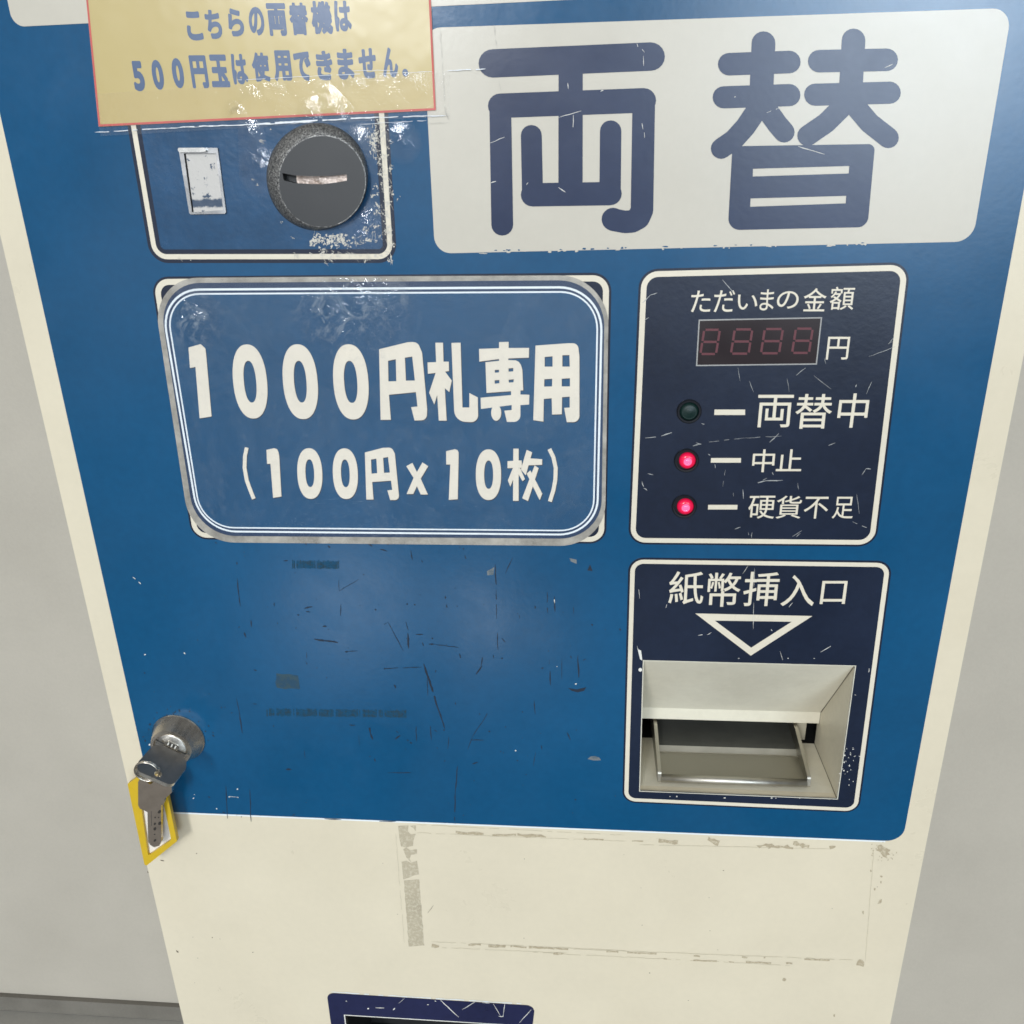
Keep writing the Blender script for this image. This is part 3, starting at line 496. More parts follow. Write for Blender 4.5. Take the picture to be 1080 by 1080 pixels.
# cabinet: shell behind the face
front = rpoly([(XL, .10), (XR, .10), (XR, ZT), (XL, ZT)], 4*mm, 4)
face = plate('front_door', front, [rec, ret], -4*mm, 0, M_cream, root)
md = face.modifiers.new('bevel', 'BEVEL'); md.width = .8*mm; md.segments = 2; md.limit_method = 'ANGLE'; md.angle_limit = math.radians(60)
e = 1.5*mm
cab = [f for f in box(XL+e, XR-e, 4.5*mm, DEPTH, .10, ZT-e)][:]
cabf = []
for f in cab:                                            # leave the front open: the door closes it
    if all(abs(p.y - 4.5*mm) < 1e-6 for p in f): continue
    cabf.append(f)
quad3('cabinet', cabf, paint('cream_cabinet', (.66, .62, .5), .4, .05, .1), root)
quad3('plinth', box(XL+.02, XR-.02, .03, DEPTH-.02, 0.0, .099), paint('dark_plinth', (.03, .03, .03), .5), root)

# blue field -----------------------------------------------------------
def lx(py, off):      # photo x of the blue field's left edge
    return 135.2 + (py-729)*.224
bl_b = W(166.5, 855.3); br_b = W(952, 887.0)
blueL = (U(135.2, 729).x + U(147.6, 784.4).x)/2; blueR = XR - (blueL - XL)
zb = [U(183.7, 856.2).z, U(930, 886.3).z]
def zline(x, a=(183.7, 856.2), b=(930, 886.3)):
    p, q = W(*a), W(*b); return p[1] + (q[1]-p[1])*(x-p[0])/(q[0]-p[0])
blue_out = rpoly([(blueL, zline(blueL)), (blueR, zline(blueR)), (blueR, ZT-.02), (blueL, ZT-.02)], [9*mm]*4)
print('blue', blueL, blueR, XL, XR, zb)
blue = plate('blue_panel', blue_out, [rec], .02*mm, .22*mm, M_blue, root)
# thin white keyline under the blue field
kl = [(blueL+9*mm, zline(blueL+9*mm)), (blueR-9*mm, zline(blueR-9*mm))]
flatw('panel_keyline', tess([[(kl[0][0], kl[0][1]-.2*mm), (kl[1][0], kl[1][1]-.2*mm), (kl[1][0], kl[1][1]-1.15*mm), (kl[0][0], kl[0][1]-1.15*mm)]]), .1*mm, M_whiteline, blue)

# header ----------------------------------------------------------------
hx0 = (U(450.4, 113).x + U(457.9, 245).x)/2; hx1 = min(blueR - 9*mm, U(945, 262).x + 30*mm)
zh0 = lambda x: zline(x, (473, 267), (943, 256.5))
zh1 = lambda x: zline(x, (459, 29.3), (943, 12.8))
head_out = rpoly([(hx0, zh0(hx0)), (hx1, zh0(hx1)), (hx1, zh1(hx1)), (hx0, zh1(hx0))], 7*mm)
head = plate('header_panel', head_out, [], .22*mm, .4*mm, M_headcream, root)
# chipped lower edge of the header
rr = random.Random(3); ch = []
for k in range(24):
    x = rr.uniform(480, 940); y = 267 - (x-473)*.0223 + rr.uniform(-.6, 1.3)
    ch.append(blob((x, y), rr.uniform(.8, 3.2), rr.uniform(.5, 1.2), 9, .5, rr))
flat('edge_chips', union(ch), .46*mm, M_headcream, head)
ch = []
for k in range(16):
    x = rr.uniform(480, 940); y = 266 - (x-473)*.0223 - rr.uniform(0, 1.0)
    ch.append(blob((x, y), rr.uniform(.8, 3.0), rr.uniform(.4, 1.0), 9, .5, rr))
flat('edge_nicks', union(ch), .50*mm, M_blue, head)
zs0 = lambda x: zline(x, (455.7, 7), (560, 1.9))
x_s0 = hx0 - 120*mm
strip = rpoly([(blueL+14*mm, zs0(blueL+14*mm)), (hx1, zs0(hx1)), (hx1, zs0(hx1)+50*mm), (blueL+14*mm, zs0(blueL+14*mm)+50*mm)], 5*mm)
plate('top_strip', strip, [], .22*mm, .4*mm, M_headcream, root)

# big characters
sA = .21296; oA = (495, 30)
ryo = []
for pts, w in [([(116, 173), (898, 139)], 141), ([(502, 205), (501, 790)], 120),
               ([(163, 972), (153, 383)], 108), ([(153, 383), (864, 356)], 122),
               ([(864, 356), (855, 900), (838, 938), (805, 956), (770, 958), (715, 948)], 112),
               ([(307, 530), (313, 824)], 104), ([(313, 824), (697, 818)], 116), ([(697, 818), (700, 508)], 106)]:
    ryo += [T(p, oA[0], oA[1], sA) for p in stroke(pts, w)]
ryo += [T(disc((712, 945), 57, 24), oA[0], oA[1], sA)]
flat('lettering', union(ryo), .52*mm, M_navytext, head)
oB = (735, 20); tai = []
for pts, w in [([(160, 224), (458, 213)], 112), ([(133, 388), (458, 377)], 110), ([(330, 120), (322, 300), (318, 405)], 118),
               ([(318, 400), (284, 470), (240, 535), (184, 597), (120, 642)], 102), ([(318, 395), (362, 470), (398, 520), (432, 560)], 104),
               ([(606, 209), (940, 202)], 112), ([(586, 375), (955, 365)], 110), ([(776, 106), (765, 300), (760, 400)], 117),
               ([(760, 385), (714, 442), (640, 515), (548, 578)], 102), ([(768, 390), (790, 438), (855, 515), (948, 588)], 104)]:
    tai += [T(p, oB[0], oB[1], sA) for p in stroke(pts, w)]
hi_ = rpoly([(176, 630), (883, 619), (845, 1031), (153, 1046)], [6, 30, 55, 55])
h1_ = [(278, 742), (755, 728), (752, 765), (277, 780)]; h2_ = [(266, 889), (740, 876), (737, 913), (264, 930)]
v1 = union(tai + [T([(170, 640), (500, 634), (560, 640), (883, 640), (883, 700), (176, 720)], oB[0], oB[1], sA)][:0])
flat('lettering', v1, .52*mm, M_navytext, head)
flat('lettering', tess([T(hi_, *oB, sA), T(h1_, *oB, sA), T(h2_, *oB, sA)]), .54*mm, M_navytext, head)
sc = []
for a, b, w in [((830, 75), (835, 92), .9), ((845, 90), (868, 118), .9), ((862, 135), (863, 185), .7), ((487, 270), (490, 300), 1), ((515, 428), (514, 520), .8),
                ((445, 440), (555, 408), .7), ((100, 568), (175, 538), .7), ((105, 765), (132, 757), 1), ((440, 787), (476, 811), 1), ((283, 775), (291, 763), 1), ((650, 312), (664, 306), 1.4),
                ((855, 470), (860, 500), .8), ((866, 515), (868, 542), .8)]:
    sc += scratch((495+a[0]*sA, 30+a[1]*sA), (495+b[0]*sA, 30+b[1]*sA), w)
for a, b, w in [((930, 242), (970, 224), 1.2), ((500, 630), (632, 670), .9), ((345, 465), (415, 440), .6), ((185, 388), (192, 385), 1.2)]:
    sc += scratch((735+a[0]*sA, 20+a[1]*sA), (735+b[0]*sA, 20+b[1]*sA), w)
flat('scratches', union(sc), .58*mm, M_scrW, head)

# printed panels -----------------------------------------------------------
def panel(name, quad_px, rad_mm, wb_mm, holes=(), outline=1.0, dk=None):
    q = Wl(quad_px)
    out = rpoly(q, rad_mm*mm)
    dq = inset(q, -outline*mm); dark = rpoly(dq, (rad_mm+outline)*mm)
    P = plate(name, dark, list(holes), .22*mm, .34*mm, M_navy, root)
    inn = rpoly(inset(q, wb_mm*mm), (rad_mm-wb_mm)*mm)
    flatw('panel_border', tess([out, inn]), .46*mm, M_white, P)
    return P

# display panel
dp_q = [(676, 286.4), (947.5, 279), (925.5, 574), (664.8, 571.8)]
x1 = U(946, 300).x
dispP = panel('display_panel', [(676.6, 286.3), (957.5, 278.9), (921.5, 574.2), (664.6, 571.7)], 7.2, 2.4)
sF = .18519; sG = .21296; s7 = .2823
flat('lettering', text('ただいまの金額', Bx(715, 295, sF, [(73, 188, 62, 185), (203, 325, 60, 185), (338, 455, 85, 170), (465, 550, 55, 175), (562, 690, 65, 165), (712, 848, 48, 180), (862, 1008, 40, 172)]), .004), .5*mm, M_white, dispP)
flat('lettering', text('円', Bx(715, 295, sF, [(845, 978, 325, 455)]), .004), .5*mm, M_white, dispP)
flat('lettering', text('両替中', Bx(700, 400, sG, [(458, 642, 77, 238), (648, 838, 73, 245), (858, 1018, 70, 240)]), .004), .5*mm, M_white, dispP)
flat('lettering', text('中止', Bx(700, 400, sG, [(437, 552, 347, 460), (557, 688, 347, 455)]), .005), .5*mm, M_white, dispP)
flat('lettering', text('硬貨不足', Bx(700, 400, sG, [(417, 553, 577, 690), (555, 685, 577, 690), (692, 818, 582, 690), (835, 945, 582, 690)]), .003), .5*mm, M_white, dispP)
for q in ([(252, 150), (403, 150), (403, 177), (250, 177)], [(235, 390), (383, 390), (382, 413), (233, 413)], [(220, 622), (366, 622), (364, 645), (219, 645)]):
    flat('pointer_dash', tess([T(q, 700, 400, sG)]), .5*mm, M_white, dispP)
# amount window
wq = T([(117, 226), (820, 212), (790, 482), (102, 491)], 715, 295, sF)
wo = Wl(wq); wi = inset(wo, .55*mm)
flatw('display_frame', tess([wo, wi]), .52*mm, paint('grey_bezel', (.32, .31, .29), .4), dispP)
N = NT('smoked_window'); nz = N.noise(60, 3)
M_win = N.done(N.bsdf(N.mix(nz, c4(.012, .008, .009), c4(.022, .012, .014)), .06, 0, .6))
flatw('display_window', tess([wi]), .42*mm, M_win, dispP)
M_seg = emit('faint_glow_segment', (.5, .05, .08), .10, (.06, .012, .016), .4)  # unlit segments given a faint glow of their own
digs = []
for x0, x1_ in ((128, 241), (302, 426), (473, 600), (650, 770)):
    def sgp(u, v):      # u 0..1 across, v 0..1 down, slanted
        bx = x0 + 22*(1-v) + u*(x1_-x0-24); return (715 + bx*sF, 295 + (285 + v*138 - (x0-128)*.012)*sF)
    t = 1.5
    for a, b in [((.08, 0), (.92, 0)), ((.08, .5), (.92, .5)), ((.08, 1), (.92, 1)), ((0, .05), (0, .46)), ((1, .05), (1, .46)), ((0, .54), (0, .95)), ((1, .54), (1, .95))]:
        p, q = sgp(*a), sgp(*b)
        m = Vector(p).lerp(Vector(q), .5)
        digs.append(seg_poly(p, q, t*1.6))
    dd = digs[-7:]
    flat('display_digit', union(dd), .47*mm, M_seg, dispP)
# lamps
M_bez = paint('black_bezel', (.006, .007, .010), .6, spec=.25)
N = NT('red_lens'); lw = N.n('ShaderNodeLayerWeight'); lw.inputs[0].default_value = .35
M_red = N.done(N.bsdf(c4(.22, .001, .012), .2, 0, .4, None, Emission_Color=N.mix(N.ramp(lw.outputs['Facing'], .0, .7), c4(.85, .012, .085), c4(.22, .0, .012)), Emission_Strength=.85))
M_redhot = emit('lamp_core', (1, .16, .33), .95, (.8, .05, .15))
M_green = paint('dark_green_lens', (.004, .018, .015), .4, .1, .02, spec=.3)
def lamp(cx, cyy, lens, lit):
    c = U(cx, cyy, 0); R = 63*sG/900*DIST*1.03
    R = (U(cx+63*sG, cyy).x - U(cx-63*sG, cyy).x)/2*.97
    bz = lathe([(R, .34*mm), (R, 1.2*mm), (R*.93, 1.6*mm), (R*.80, 1.5*mm), (R*.76, .5*mm)], c, (0, -1, 0), 'lamp_bezel', M_bez, dispP, 40)
    L = (U(lens[0]+lens[2], lens[1]).x - U(lens[0]-lens[2], lens[1]).x)/2
    lc = U(lens[0], lens[1], 2*mm); lc.y = 0
    if lit:
        prof = [(L, .5*mm), (L, 1.6*mm), (L*.92, 2.3*mm), (L*.74, 2.9*mm), (L*.55, 3.1*mm)]
        lathe(prof, lc, (0, -1, 0), 'lamp_lens', M_red, dispP, 40)
        lathe([(L*.5, 3.12*mm), (L*.46, 3.35*mm), (L*.36, 3.38*mm), (L*.32, 3.3*mm), (L*.28, 3.42*mm), (L*.1, 3.5*mm)], lc, (0, -1, 0), 'lamp_core', M_redhot, dispP, 32)
    else:
        prof = [(R*.78, .5*mm), (R*.74, 1.2*mm), (R*.6, 1.8*mm), (R*.5, 1.75*mm), (R*.42, 2.0*mm), (R*.3, 1.95*mm), (R*.22, 2.15*mm), (R*.08, 2.2*mm)]
        lathe(prof, c, (0, -1, 0), 'lamp_lens', M_green, dispP, 40)
lamp(700+125*sG, 400+157*sG, (700+125*sG, 400+157*sG, 9), False)
lamp(700+112*sG, 400+400*sG, (700+118*sG, 400+405*sG, 41*sG), True)
lamp(700+101*sG, 400+627*sG, (700+108*sG, 400+633*sG, 41*sG), True)
sc = []
for a, b, w in [((378, 70), (432, 135), .8), ((80, 158), (110, 128), 1.1), ((110, 128), (135, 120), .9), ((90, 662), (150, 655), .9), ((150, 655), (190, 642), 1), ((690, 400), (655, 428), 1), ((720, 428), (785, 480), .5),
                ((937, 452), (917, 498), .8), ((590, 645), (555, 678), .9), ((800, 680), (775, 690), 1), ((925, 358), (1027, 320), .5), ((1020, 285), (998, 312), .7), ((900, 800), (915, 777), .9), ((915, 777), (933, 778), 1.2),
                ((510, 830), (540, 822), 1.4), ((540, 822), (605, 820), 1), ((515, 828), (545, 812), .9), ((280, 680), (300, 685), .9), ((300, 685), (268, 692), .8), ((310, 680), (460, 662), .4), ((460, 662), (600, 655), .4),
                ((300, 608), (322, 614), 1.2), ((455, 855), (457, 890), .9), ((418, 855), (420, 880), .6), ((880, 870), (890, 945), .4), ((865, 975), (935, 1005), .8), ((640, 1030), (675, 1008), .6), ((655, 1032), (670, 1018), .7),
                ((490, 1015), (487, 1035), .9), ((475, 1015), (478, 1035), .7), ((535, 978), (550, 965), .8), ((425, 1003), (447, 995), .9), ((78, 825), (85, 845), 1), ((85, 850), (98, 858), 1), ((100, 795), (120, 800), .7), ((437, 400), (445, 450), .6), ((480, 450), (495, 490), .6),
                ((390, 780), (380, 845), .4), ((88, 222), (105, 212), .8), ((760, 365), (765, 385), .6), ((325, 722), (340, 732), 1), ((350, 760), (352, 775), .8), ((880, 462), (876, 472), 1), ((620, 440), (628, 490), .4), ((660, 830), (664, 855), .5), ((565, 790), (570, 800), .8), ((1027, 290), (1000, 310), .5)]:
    sc += scratch((655+a[0]*s7, 275+a[1]*s7), (655+b[0]*s7, 275+b[1]*s7), w*.95)
flat('scratches', union(sc), .6*mm, paint('panel_scratch', (.4, .4, .38), .6, .2), dispP)

# card backing panel
backP = panel('instruction_panel', [(161.9, 294.2), (642.6, 290), (637, 571.2), (204.6, 566.6)], 7, 2.6)

# bill panel with the note slot
billP = panel('note_panel', [(665, 589.6), (938.8, 593.3), (903.8, 855.2), (658.2, 844.2)], 6.4, 2.2, holes=[rec])
sH = .19444
flat('lettering', text('紙幣挿入口', Bx(695, 590, sH, [(52, 245, 65, 243), (260, 445, 72, 257), (455, 655, 67, 253), (662, 852, 85, 253), (875, 1020, 117, 242)]), .006), .5*mm, M_white, billP)
flat('arrow', tess([T([(197, 293), (832, 307), (498, 522)], 695, 590, sH), T([(303, 332), (720, 338), (500, 479)], 695, 590, sH)]), .5*mm, M_white, billP)
s8 = .2778; sc = []
for a, b, w in [((310, 325), (345, 320), .6), ((345, 322), (362, 313), .5), ((815, 365), (775, 388), .7), ((583, 298), (592, 308), 1), ((525, 70), (522, 140), .4), ((522, 200), (520, 300), .4), ((622, 385), (632, 418), .5), ((85, 150), (88, 185), .5), ((195, 195), (188, 220), .6),
                ((670, 200), (655, 218), .8), ((960, 450), (958, 465), .8), ((500, 60), (480, 90), .5), ((545, 940), (546, 955), .7), ((905, 550), (915, 552), .7)]:
    sc += scratch((650+a[0]*s8, 580+a[1]*s8), (650+b[0]*s8, 580+b[1]*s8), w)
for k in range(26):
    sc.append(blob((650+rr.gauss(885, 17)*s8, 580+rr.uniform(720, 905)*s8), rr.uniform(.3, 1.0), rr.uniform(.3, .9), 7, .5, rr))
sc.append(T([(78, 362), (84, 378), (94, 382), (99, 420), (90, 415)], 650, 580, s8))
sc += [T(disc((91, 455), 7, 12), 650, 580, s8)]
for k in range(9):
    sc.append(blob((650+rr.uniform(100, 800)*s8, 580+rr.choice([936, 942, 412])*s8), rr.uniform(.4, 1.3), rr.uniform(.3, .7), 7, .5, rr))
flat('scratches', union(sc), .6*mm, M_scrW, billP)

# coin panel (upper left)
coinP = panel('coin_panel', [(128, 70), (402, 64), (415, 273.2), (162.5, 273.4)], 6.5, 2.2, outline=1.6)
q = inset(Wl([(128, 70), (402, 64), (415, 273.2), (162.5, 273.4)]), 4.2*mm)
flatw('panel_field', tess([rpoly(q, 2*mm)]), .48*mm, paint('blue_field', (.008, .058, .135), .24, .2, .12, scale=25), coinP)
# coin slot boss
c_out = (334.6, 186.3); c_in = (337.5, 190.5)
def ring_px(c, rx, ry, d, n=64): return [U(c[0]+rx*math.cos(2*math.pi*k/n), c[1]+ry*math.sin(2*math.pi*k/n), d) for k in range(n)]
prof = [(c_out, 53.6, 56.8, .48), (c_out, 53.3, 56.4, 2.0), ((334.9, 186.6), 52.0, 55.2, 3.0), ((339.6, 191.0), 46.9, 49.6, 4.9), ((339.8, 191.3), 46.0, 48.6, 5.1), ((339.8, 191.3), 45, 47.4, 5.1)]
V = []; Fc = []; n = 64
for c, rx, ry, d in prof: V += ring_px(c, rx, ry, d*mm)
for i in range(len(prof)-1):
    for j in range(n):
        a, b = i*n+j, i*n+(j+1) % n; Fc.append((a, b, b+n, a+n))
N = NT('cast_zinc'); nz = N.noise(1500, 2, .6); nb = N.noise(90, 4)
M_zinc = N.done(N.bsdf(N.mix(N.ramp(nz, .35, .72), c4(.07, .07, .07), c4(.34, .33, .31)), .42, .7, .5, N.bump(nz, .6, .0006)))
N = NT('worn_slot_face'); nb = N.noise(55, 4); n2 = N.noise(900, 2)
M_face = N.done(N.bsdf(N.mix(nb, c4(.028, .029, .030), c4(.040, .040, .040)), .42, .35, .5, N.bump(n2, .03, .0004)))
slotB = obj('coin_slot', V, Fc, M_zinc, root, smooth=True); sharp(slotB, 40)
sU = 150/1080
sl = T([(200, 450), (300, 470), (430, 474), (560, 472), (690, 458), (690, 508), (610, 522), (500, 535), (380, 533), (290, 526), (212, 506)], 270, 120, sU)
face_loop = [(339.8+45.4*math.cos(2*math.pi*k/64), 191.3+47.8*math.sin(2*math.pi*k/64)) for k in range(64)]
fl = [W(x, y, 5.1*mm) for x, y in face_loop]; slw = [W(x, y, 5.1*mm) for x, y in sl]
plate('slot_face', fl, [slw], 1.2*mm, 5.12*mm, M_face, slotB)
N = NT('slot_brass'); nz = N.noise(260, 4, .7); n3 = N.noise(60, 2)
M_brass = N.done(N.bsdf(N.mix(N.ramp(nz, .35, .65), c4(.34, .25, .2), c4(.95, .82, .74)), .28, .75, .5, N.bump(nz, .5, .0006)))
sx = [p[0] for p in slw]; sz = [p[1] for p in slw]
a0, a1 = min(sx), max(sx); b0, b1 = min(sz), max(sz)
xm = a0 + (a1-a0)*.16
quad3('slot_lining', [[(xm, -.6*mm, b0-1*mm), (a1+.5*mm, -3.2*mm, b0-1*mm), (a1+.5*mm, -3.2*mm, b1+1*mm), (xm, -.6*mm, b1+1*mm)]], M_brass, slotB)
quad3('slot_cavity', [[(a0-.5*mm, -.55*mm, b0-1*mm), (xm, -.55*mm, b0-1*mm), (xm, -.55*mm, b1+1*mm), (a0-.5*mm, -.55*mm, b1+1*mm)]], M_dark, slotB)  # flat black sheet stands in for the shade at the slot's left end
# return button window
sR = 80/864
def Rz(L): return T(L, 180, 140, sR)
fro = Rz([(88, 172), (535, 172), (632, 905), (618, 922), (228, 930), (212, 915)]); fri = Rz([(150, 235), (515, 235), (600, 880), (245, 905)])
M_steel = metal('worn_steel', (.34, .34, .34), .3, .3)
rb = plate('return_window', Wl(fro, 1.4*mm), [Wl(fri, 1.4*mm)], .48*mm, 1.5*mm, M_steel, root)
slabq = [W(x, y, 2.4*mm) for x, y in Rz([(80, 172), (400, 170), (408, 215), (330, 222), (90, 222)])]
plate('window_lip', rpoly(slabq, 1.2*mm), [], 1.5*mm, 2.7*mm, metal('bright_steel', (.7, .69, .66), .22, .15), rb)
N = NT('flaking_white'); nz = N.noise(330, 5, .7); co = N.coord()
sepz = N.n('ShaderNodeSeparateXYZ'); N.l(co, sepz.inputs[0])
zlo = U(*Rz([(400, 830)])[0]).z; zhi = U(*Rz([(400, 755)])[0]).z
band = N.math('MULTIPLY', N.ramp(N.math('ADD', sepz.outputs[2], N.math('MULTIPLY', N.noise(500, 3), .003)), zlo+.0005, zlo+.0013), N.ramp(N.math('ADD', sepz.outputs[2], N.math('MULTIPLY', N.noise(400, 3), .003)), zhi+.0019, zhi+.0011))
flk = N.math('MAXIMUM', band, N.ramp(nz, .60, .645))
M_flake = N.done(N.bsdf(N.mix(flk, c4(.50, .47, .43), c4(.035, .06, .10)), .35, 0, .5, N.bump(nz, .3, .0005)))
flat('window_plate', tess([Rz([(140, 225), (525, 225), (612, 895), (235, 915)])]), .62*mm, M_flake, rb)
quad3('window_edge', [[U(*Rz([(152, 240)])[0], 1.45*mm), U(*Rz([(245, 903)])[0], 1.45*mm), U(*Rz([(262, 903)])[0], .7*mm), U(*Rz([(172, 240)])[0], .7*mm)]], M_dark, rb)

# chips and scuffs around the coin panel's border
ch = []; rr = random.Random(11)
def scuff(cx, cyy, sx_, sy_, n, ang, smax=2.0):
    seeds = [(rr.gauss(cx, sx_), rr.gauss(cyy, sy_)) for _ in range(max(2, n//7))]
    for k in range(n):
        q = rr.choice(seeds); g = smax*.9
        p = (rr.gauss(q[0], g), rr.gauss(q[1], g))
        if rr.random() < .78: ch.append(blob(p, rr.uniform(.25, smax)*rr.random()**.5, rr.uniform(.2, smax*.6), 11, .6, rr, rr.uniform(0, 3)))
        else:
            a = ang + rr.gauss(0, .35); L = rr.uniform(2, 7)
            ch.extend(scratch(p, (p[0]+L*math.cos(a), p[1]+L*math.sin(a)), rr.uniform(.25, .6), rr))
scuff(349, 254, 11, 4, 190, -1.0, 2.3); scuff(360, 268, 18, 6, 170, 1.2, 1.4); scuff(393, 150, 3.5, 8, 110, 1.0, 1.6); scuff(404, 182, 5.5, 26, 230, 1.3, 1.6); scuff(398, 148, 6, 10, 80, 1.0, 1.8); scuff(400, 255, 8, 8, 60, .6, 1.2); scuff(405.5, 185, 2.5, 26, 60, 1.4, 1.3)
scuff(411, 228, 2.2, 20, 150, 1.5, 1.4); scuff(388, 243, 6, 3, 34, -.4, 1.5); scuff(276, 140, 5, 4, 12, .6, 1.2)
scuff(240, 272, 25, 2, 14, 1.4, .6); scuff(310, 246, 12, 3, 12, .3, .8); scuff(330, 268, 20, 3, 26, 1.2, .9); scuff(270, 175, 5, 10, 12, .8, .8)
flat('paint_chips', union(ch), .62*mm, M_chip, coinP)

hotc = [(U(275, 178), .012), (U(388, 238), .012), (U(263, 141), .008), (U(384, 250), .012), (U(424, 150), .009), (U(380, 150), .008)]
M_film = film('worn_clear_film', .06, .12, 70, hotc, ((XL+XR)/2, .2, 0), .0028, .0, (.6, .65, .7), .6, 300, .9, True)
flat('clear_film', tess([[(250, 124), (449, 120), (449, 286), (256, 286)]]), .72*mm, M_film, coinP)

# dark scratches, tape ghosts on the blue field -----------------------------
sc = []
def addS(L, ox, oy, s):
    for a, b, w in L: sc.extend(scratch((ox+a[0]*s, oy+a[1]*s), (ox+b[0]*s, oy+b[1]*s), w*1.2+.1))
addS([((457, 165), (472, 290), .8), ((456, 95), (457, 115), 1.6), ((518, 350), (520, 378), 1.6), ((488, 403), (496, 425), 1.6), ((795, 432), (900, 448), 1.6), ((752, 298), (787, 290), 1.6), ((912, 280), (910, 330), 1.1), ((903, 172), (905, 222), .7),
      ((905, 222), (990, 170), .5), ((930, 488), (985, 484), .7), ((930, 488), (945, 486), 1.5), ((762, 490), (763, 520), .6), ((762, 535), (763, 550), 1.4), ((832, 377), (850, 377), 1.8), ((620, 272), (621, 290), 1), ((465, 378), (470, 383), 2), ((760, 312), (778, 314), 1), ((720, 325), (730, 328), 1.2), ((633, 360), (636, 366), 1.2), ((530, 566), (543, 570), 1.4), ((590, 290), (597, 293), 1), ((660, 90), (680, 88), 1.2), ((360, 8), (370, 12), 1), ((755, 12), (762, 20), 1.2), ((800, 8), (808, 16), 1.2), ((855, 22), (865, 32), 1.4), ((1030, 15), (1050, 26), 1.4), ((50, 578), (54, 584), 1.2), ((1060, 300), (1068, 304), 1)], 140, 570, .2407)
addS([((205, 40), (212, 80), 1.3), ((425, 60), (432, 90), 1), ((248, 80), (256, 98), 1), ((548, 98), (553, 200), 1), ((553, 200), (555, 320), .7), ((558, 375), (560, 445), .9), ((620, 70), (590, 135), .7), ((345, 225), (347, 238), 1.4), ((350, 260), (355, 285), 1.2), ((113, 332), (175, 450), .7), ((113, 332), (80, 352), .5),
      ((185, 330), (195, 365), .9), ((193, 378), (197, 440), 1.6), ((225, 382), (255, 382), 1.5), ((252, 415), (257, 430), 1.4), ((278, 422), (300, 422), 1.6), ((300, 422), (400, 436), .6), ((403, 460), (408, 478), 1.6), ((497, 475), (490, 515), 1.2), ((490, 515), (470, 545), 1.4), ((255, 500), (297, 617), 1.7), ((95, 522), (250, 515), .7), ((90, 522), (104, 522), 1.4),
      ((760, 210), (762, 295), .8), ((790, 228), (792, 290), 1.2), ((868, 245), (868, 297), .7), ((885, 465), (888, 555), .9), ((772, 530), (773, 588), 1.2), ((768, 485), (772, 520), .5), ((820, 480), (820, 565), .4), ((558, 485), (565, 488), 2), ((574, 478), (580, 480), 2), ((540, 465), (542, 480), 1.2), ((575, 398), (590, 415), 1), ((850, 460), (860, 480), 1), ((905, 488), (918, 482), 1), ((735, 518), (745, 520), 1.4), ((940, 340), (945, 348), 1.4), ((1055, 358), (1060, 366), 1.6), ((710, 265), (711, 278), 1.2), ((140, 590), (147, 612), .9), ((312, 520), (305, 537), 1.4), ((290, 397), (296, 400), 1.6), ((190, 255), (192, 262), 1.6), ((218, 260), (225, 262), 1.4), ((60, 280), (64, 284), 1.2), ((80, 36), (110, 44), 1.4), ((108, 16), (120, 12), 1.6), ((418, 32), (420, 36), 1.5), ((645, 300), (648, 318), .5)], 380, 570, .2593)
addS([((222, 165), (236, 230), .7), ((236, 230), (250, 330), .9), ((850, 278), (858, 330), 1.7), ((858, 330), (869, 360), 2), ((758, 290), (785, 292), .9), ((457, 502), (483, 503), 1.8), ((172, 580), (180, 735), .7), ((285, 595), (292, 750), .7), ((975, 360), (1000, 340), 1.3), ((980, 320), (1000, 335), .8), ((878, 450), (881, 464), 1.4), ((855, 438), (860, 444), 1.4), ((485, 722), (500, 712), 1), ((155, 705), (180, 710), 1.2), ((88, 632), (96, 636), 1.2), ((970, 100), (978, 112), 1.4), ((545, 410), (548, 448), .4), ((803, 340), (806, 390), .4), ((940, 518), (1050, 518), .5), ((300, 190), (320, 192), .6), ((150, 205), (156, 215), 1.2), ((640, 736), (720, 740), .8), ((900, 748), (980, 748), .8)], 200, 700, .2222)
addS([((118, 0), (215, 300), 1.3), ((205, 305), (216, 310), 2), ((150, 290), (155, 355), 1.2), ((155, 305), (180, 315), 1), ((82, 270), (85, 360), .7), ((235, 340), (230, 395), .7), ((428, 210), (345, 340), .6), ((345, 340), (322, 400), .6), ((340, 355), (396, 356), .8), ((632, 170), (637, 235), .8), ((632, 185), (635, 205), 1.6), ((785, 320), (800, 355), 1.2), ((640, 410), (628, 475), .5), ((276, 475), (265, 600), .9), ((265, 600), (263, 735), 1),
      ((705, 35), (708, 100), 1.1), ((838, 0), (840, 65), .9), ((265, 180), (267, 192), 1), ((375, 230), (380, 238), 1), ((420, 312), (428, 316), 1.6), ((345, 467), (370, 458), 1.2), ((820, 632), (835, 634), 1.6), ((665, 380), (668, 400), 1), ((550, 448), (558, 452), 1), ((475, 405), (480, 415), 1), ((212, 455), (220, 450), 1), ((0, 505), (60, 505), .4), ((55, 365), (65, 370), 1.4), ((40, 355), (48, 358), 1), ((20, 230), (25, 245), 1.2), ((135, 60), (137, 150), .6), ((660, 20), (672, 22), 1), ((365, 48), (390, 10), 1)], 420, 700, .2269)
for L, ox, oy, s in [([(845, 600), (880, 606), (920, 597), (910, 612), (885, 618), (860, 612)], 380, 570, .2593), ([(935, 98), (945, 125), (923, 122)], 380, 570, .2593)]:
    sc.append(T(L, ox, oy, s))
rr = random.Random(21)
for k in range(95):                                    # tiny nicks
    x, y = rr.uniform(150, 655), rr.uniform(575, 862)
    if x < 155 + (y-700)*.1: continue
    sc.append(blob((x, y), rr.uniform(.2, .7), rr.uniform(.2, .7), 7, .5, rr))
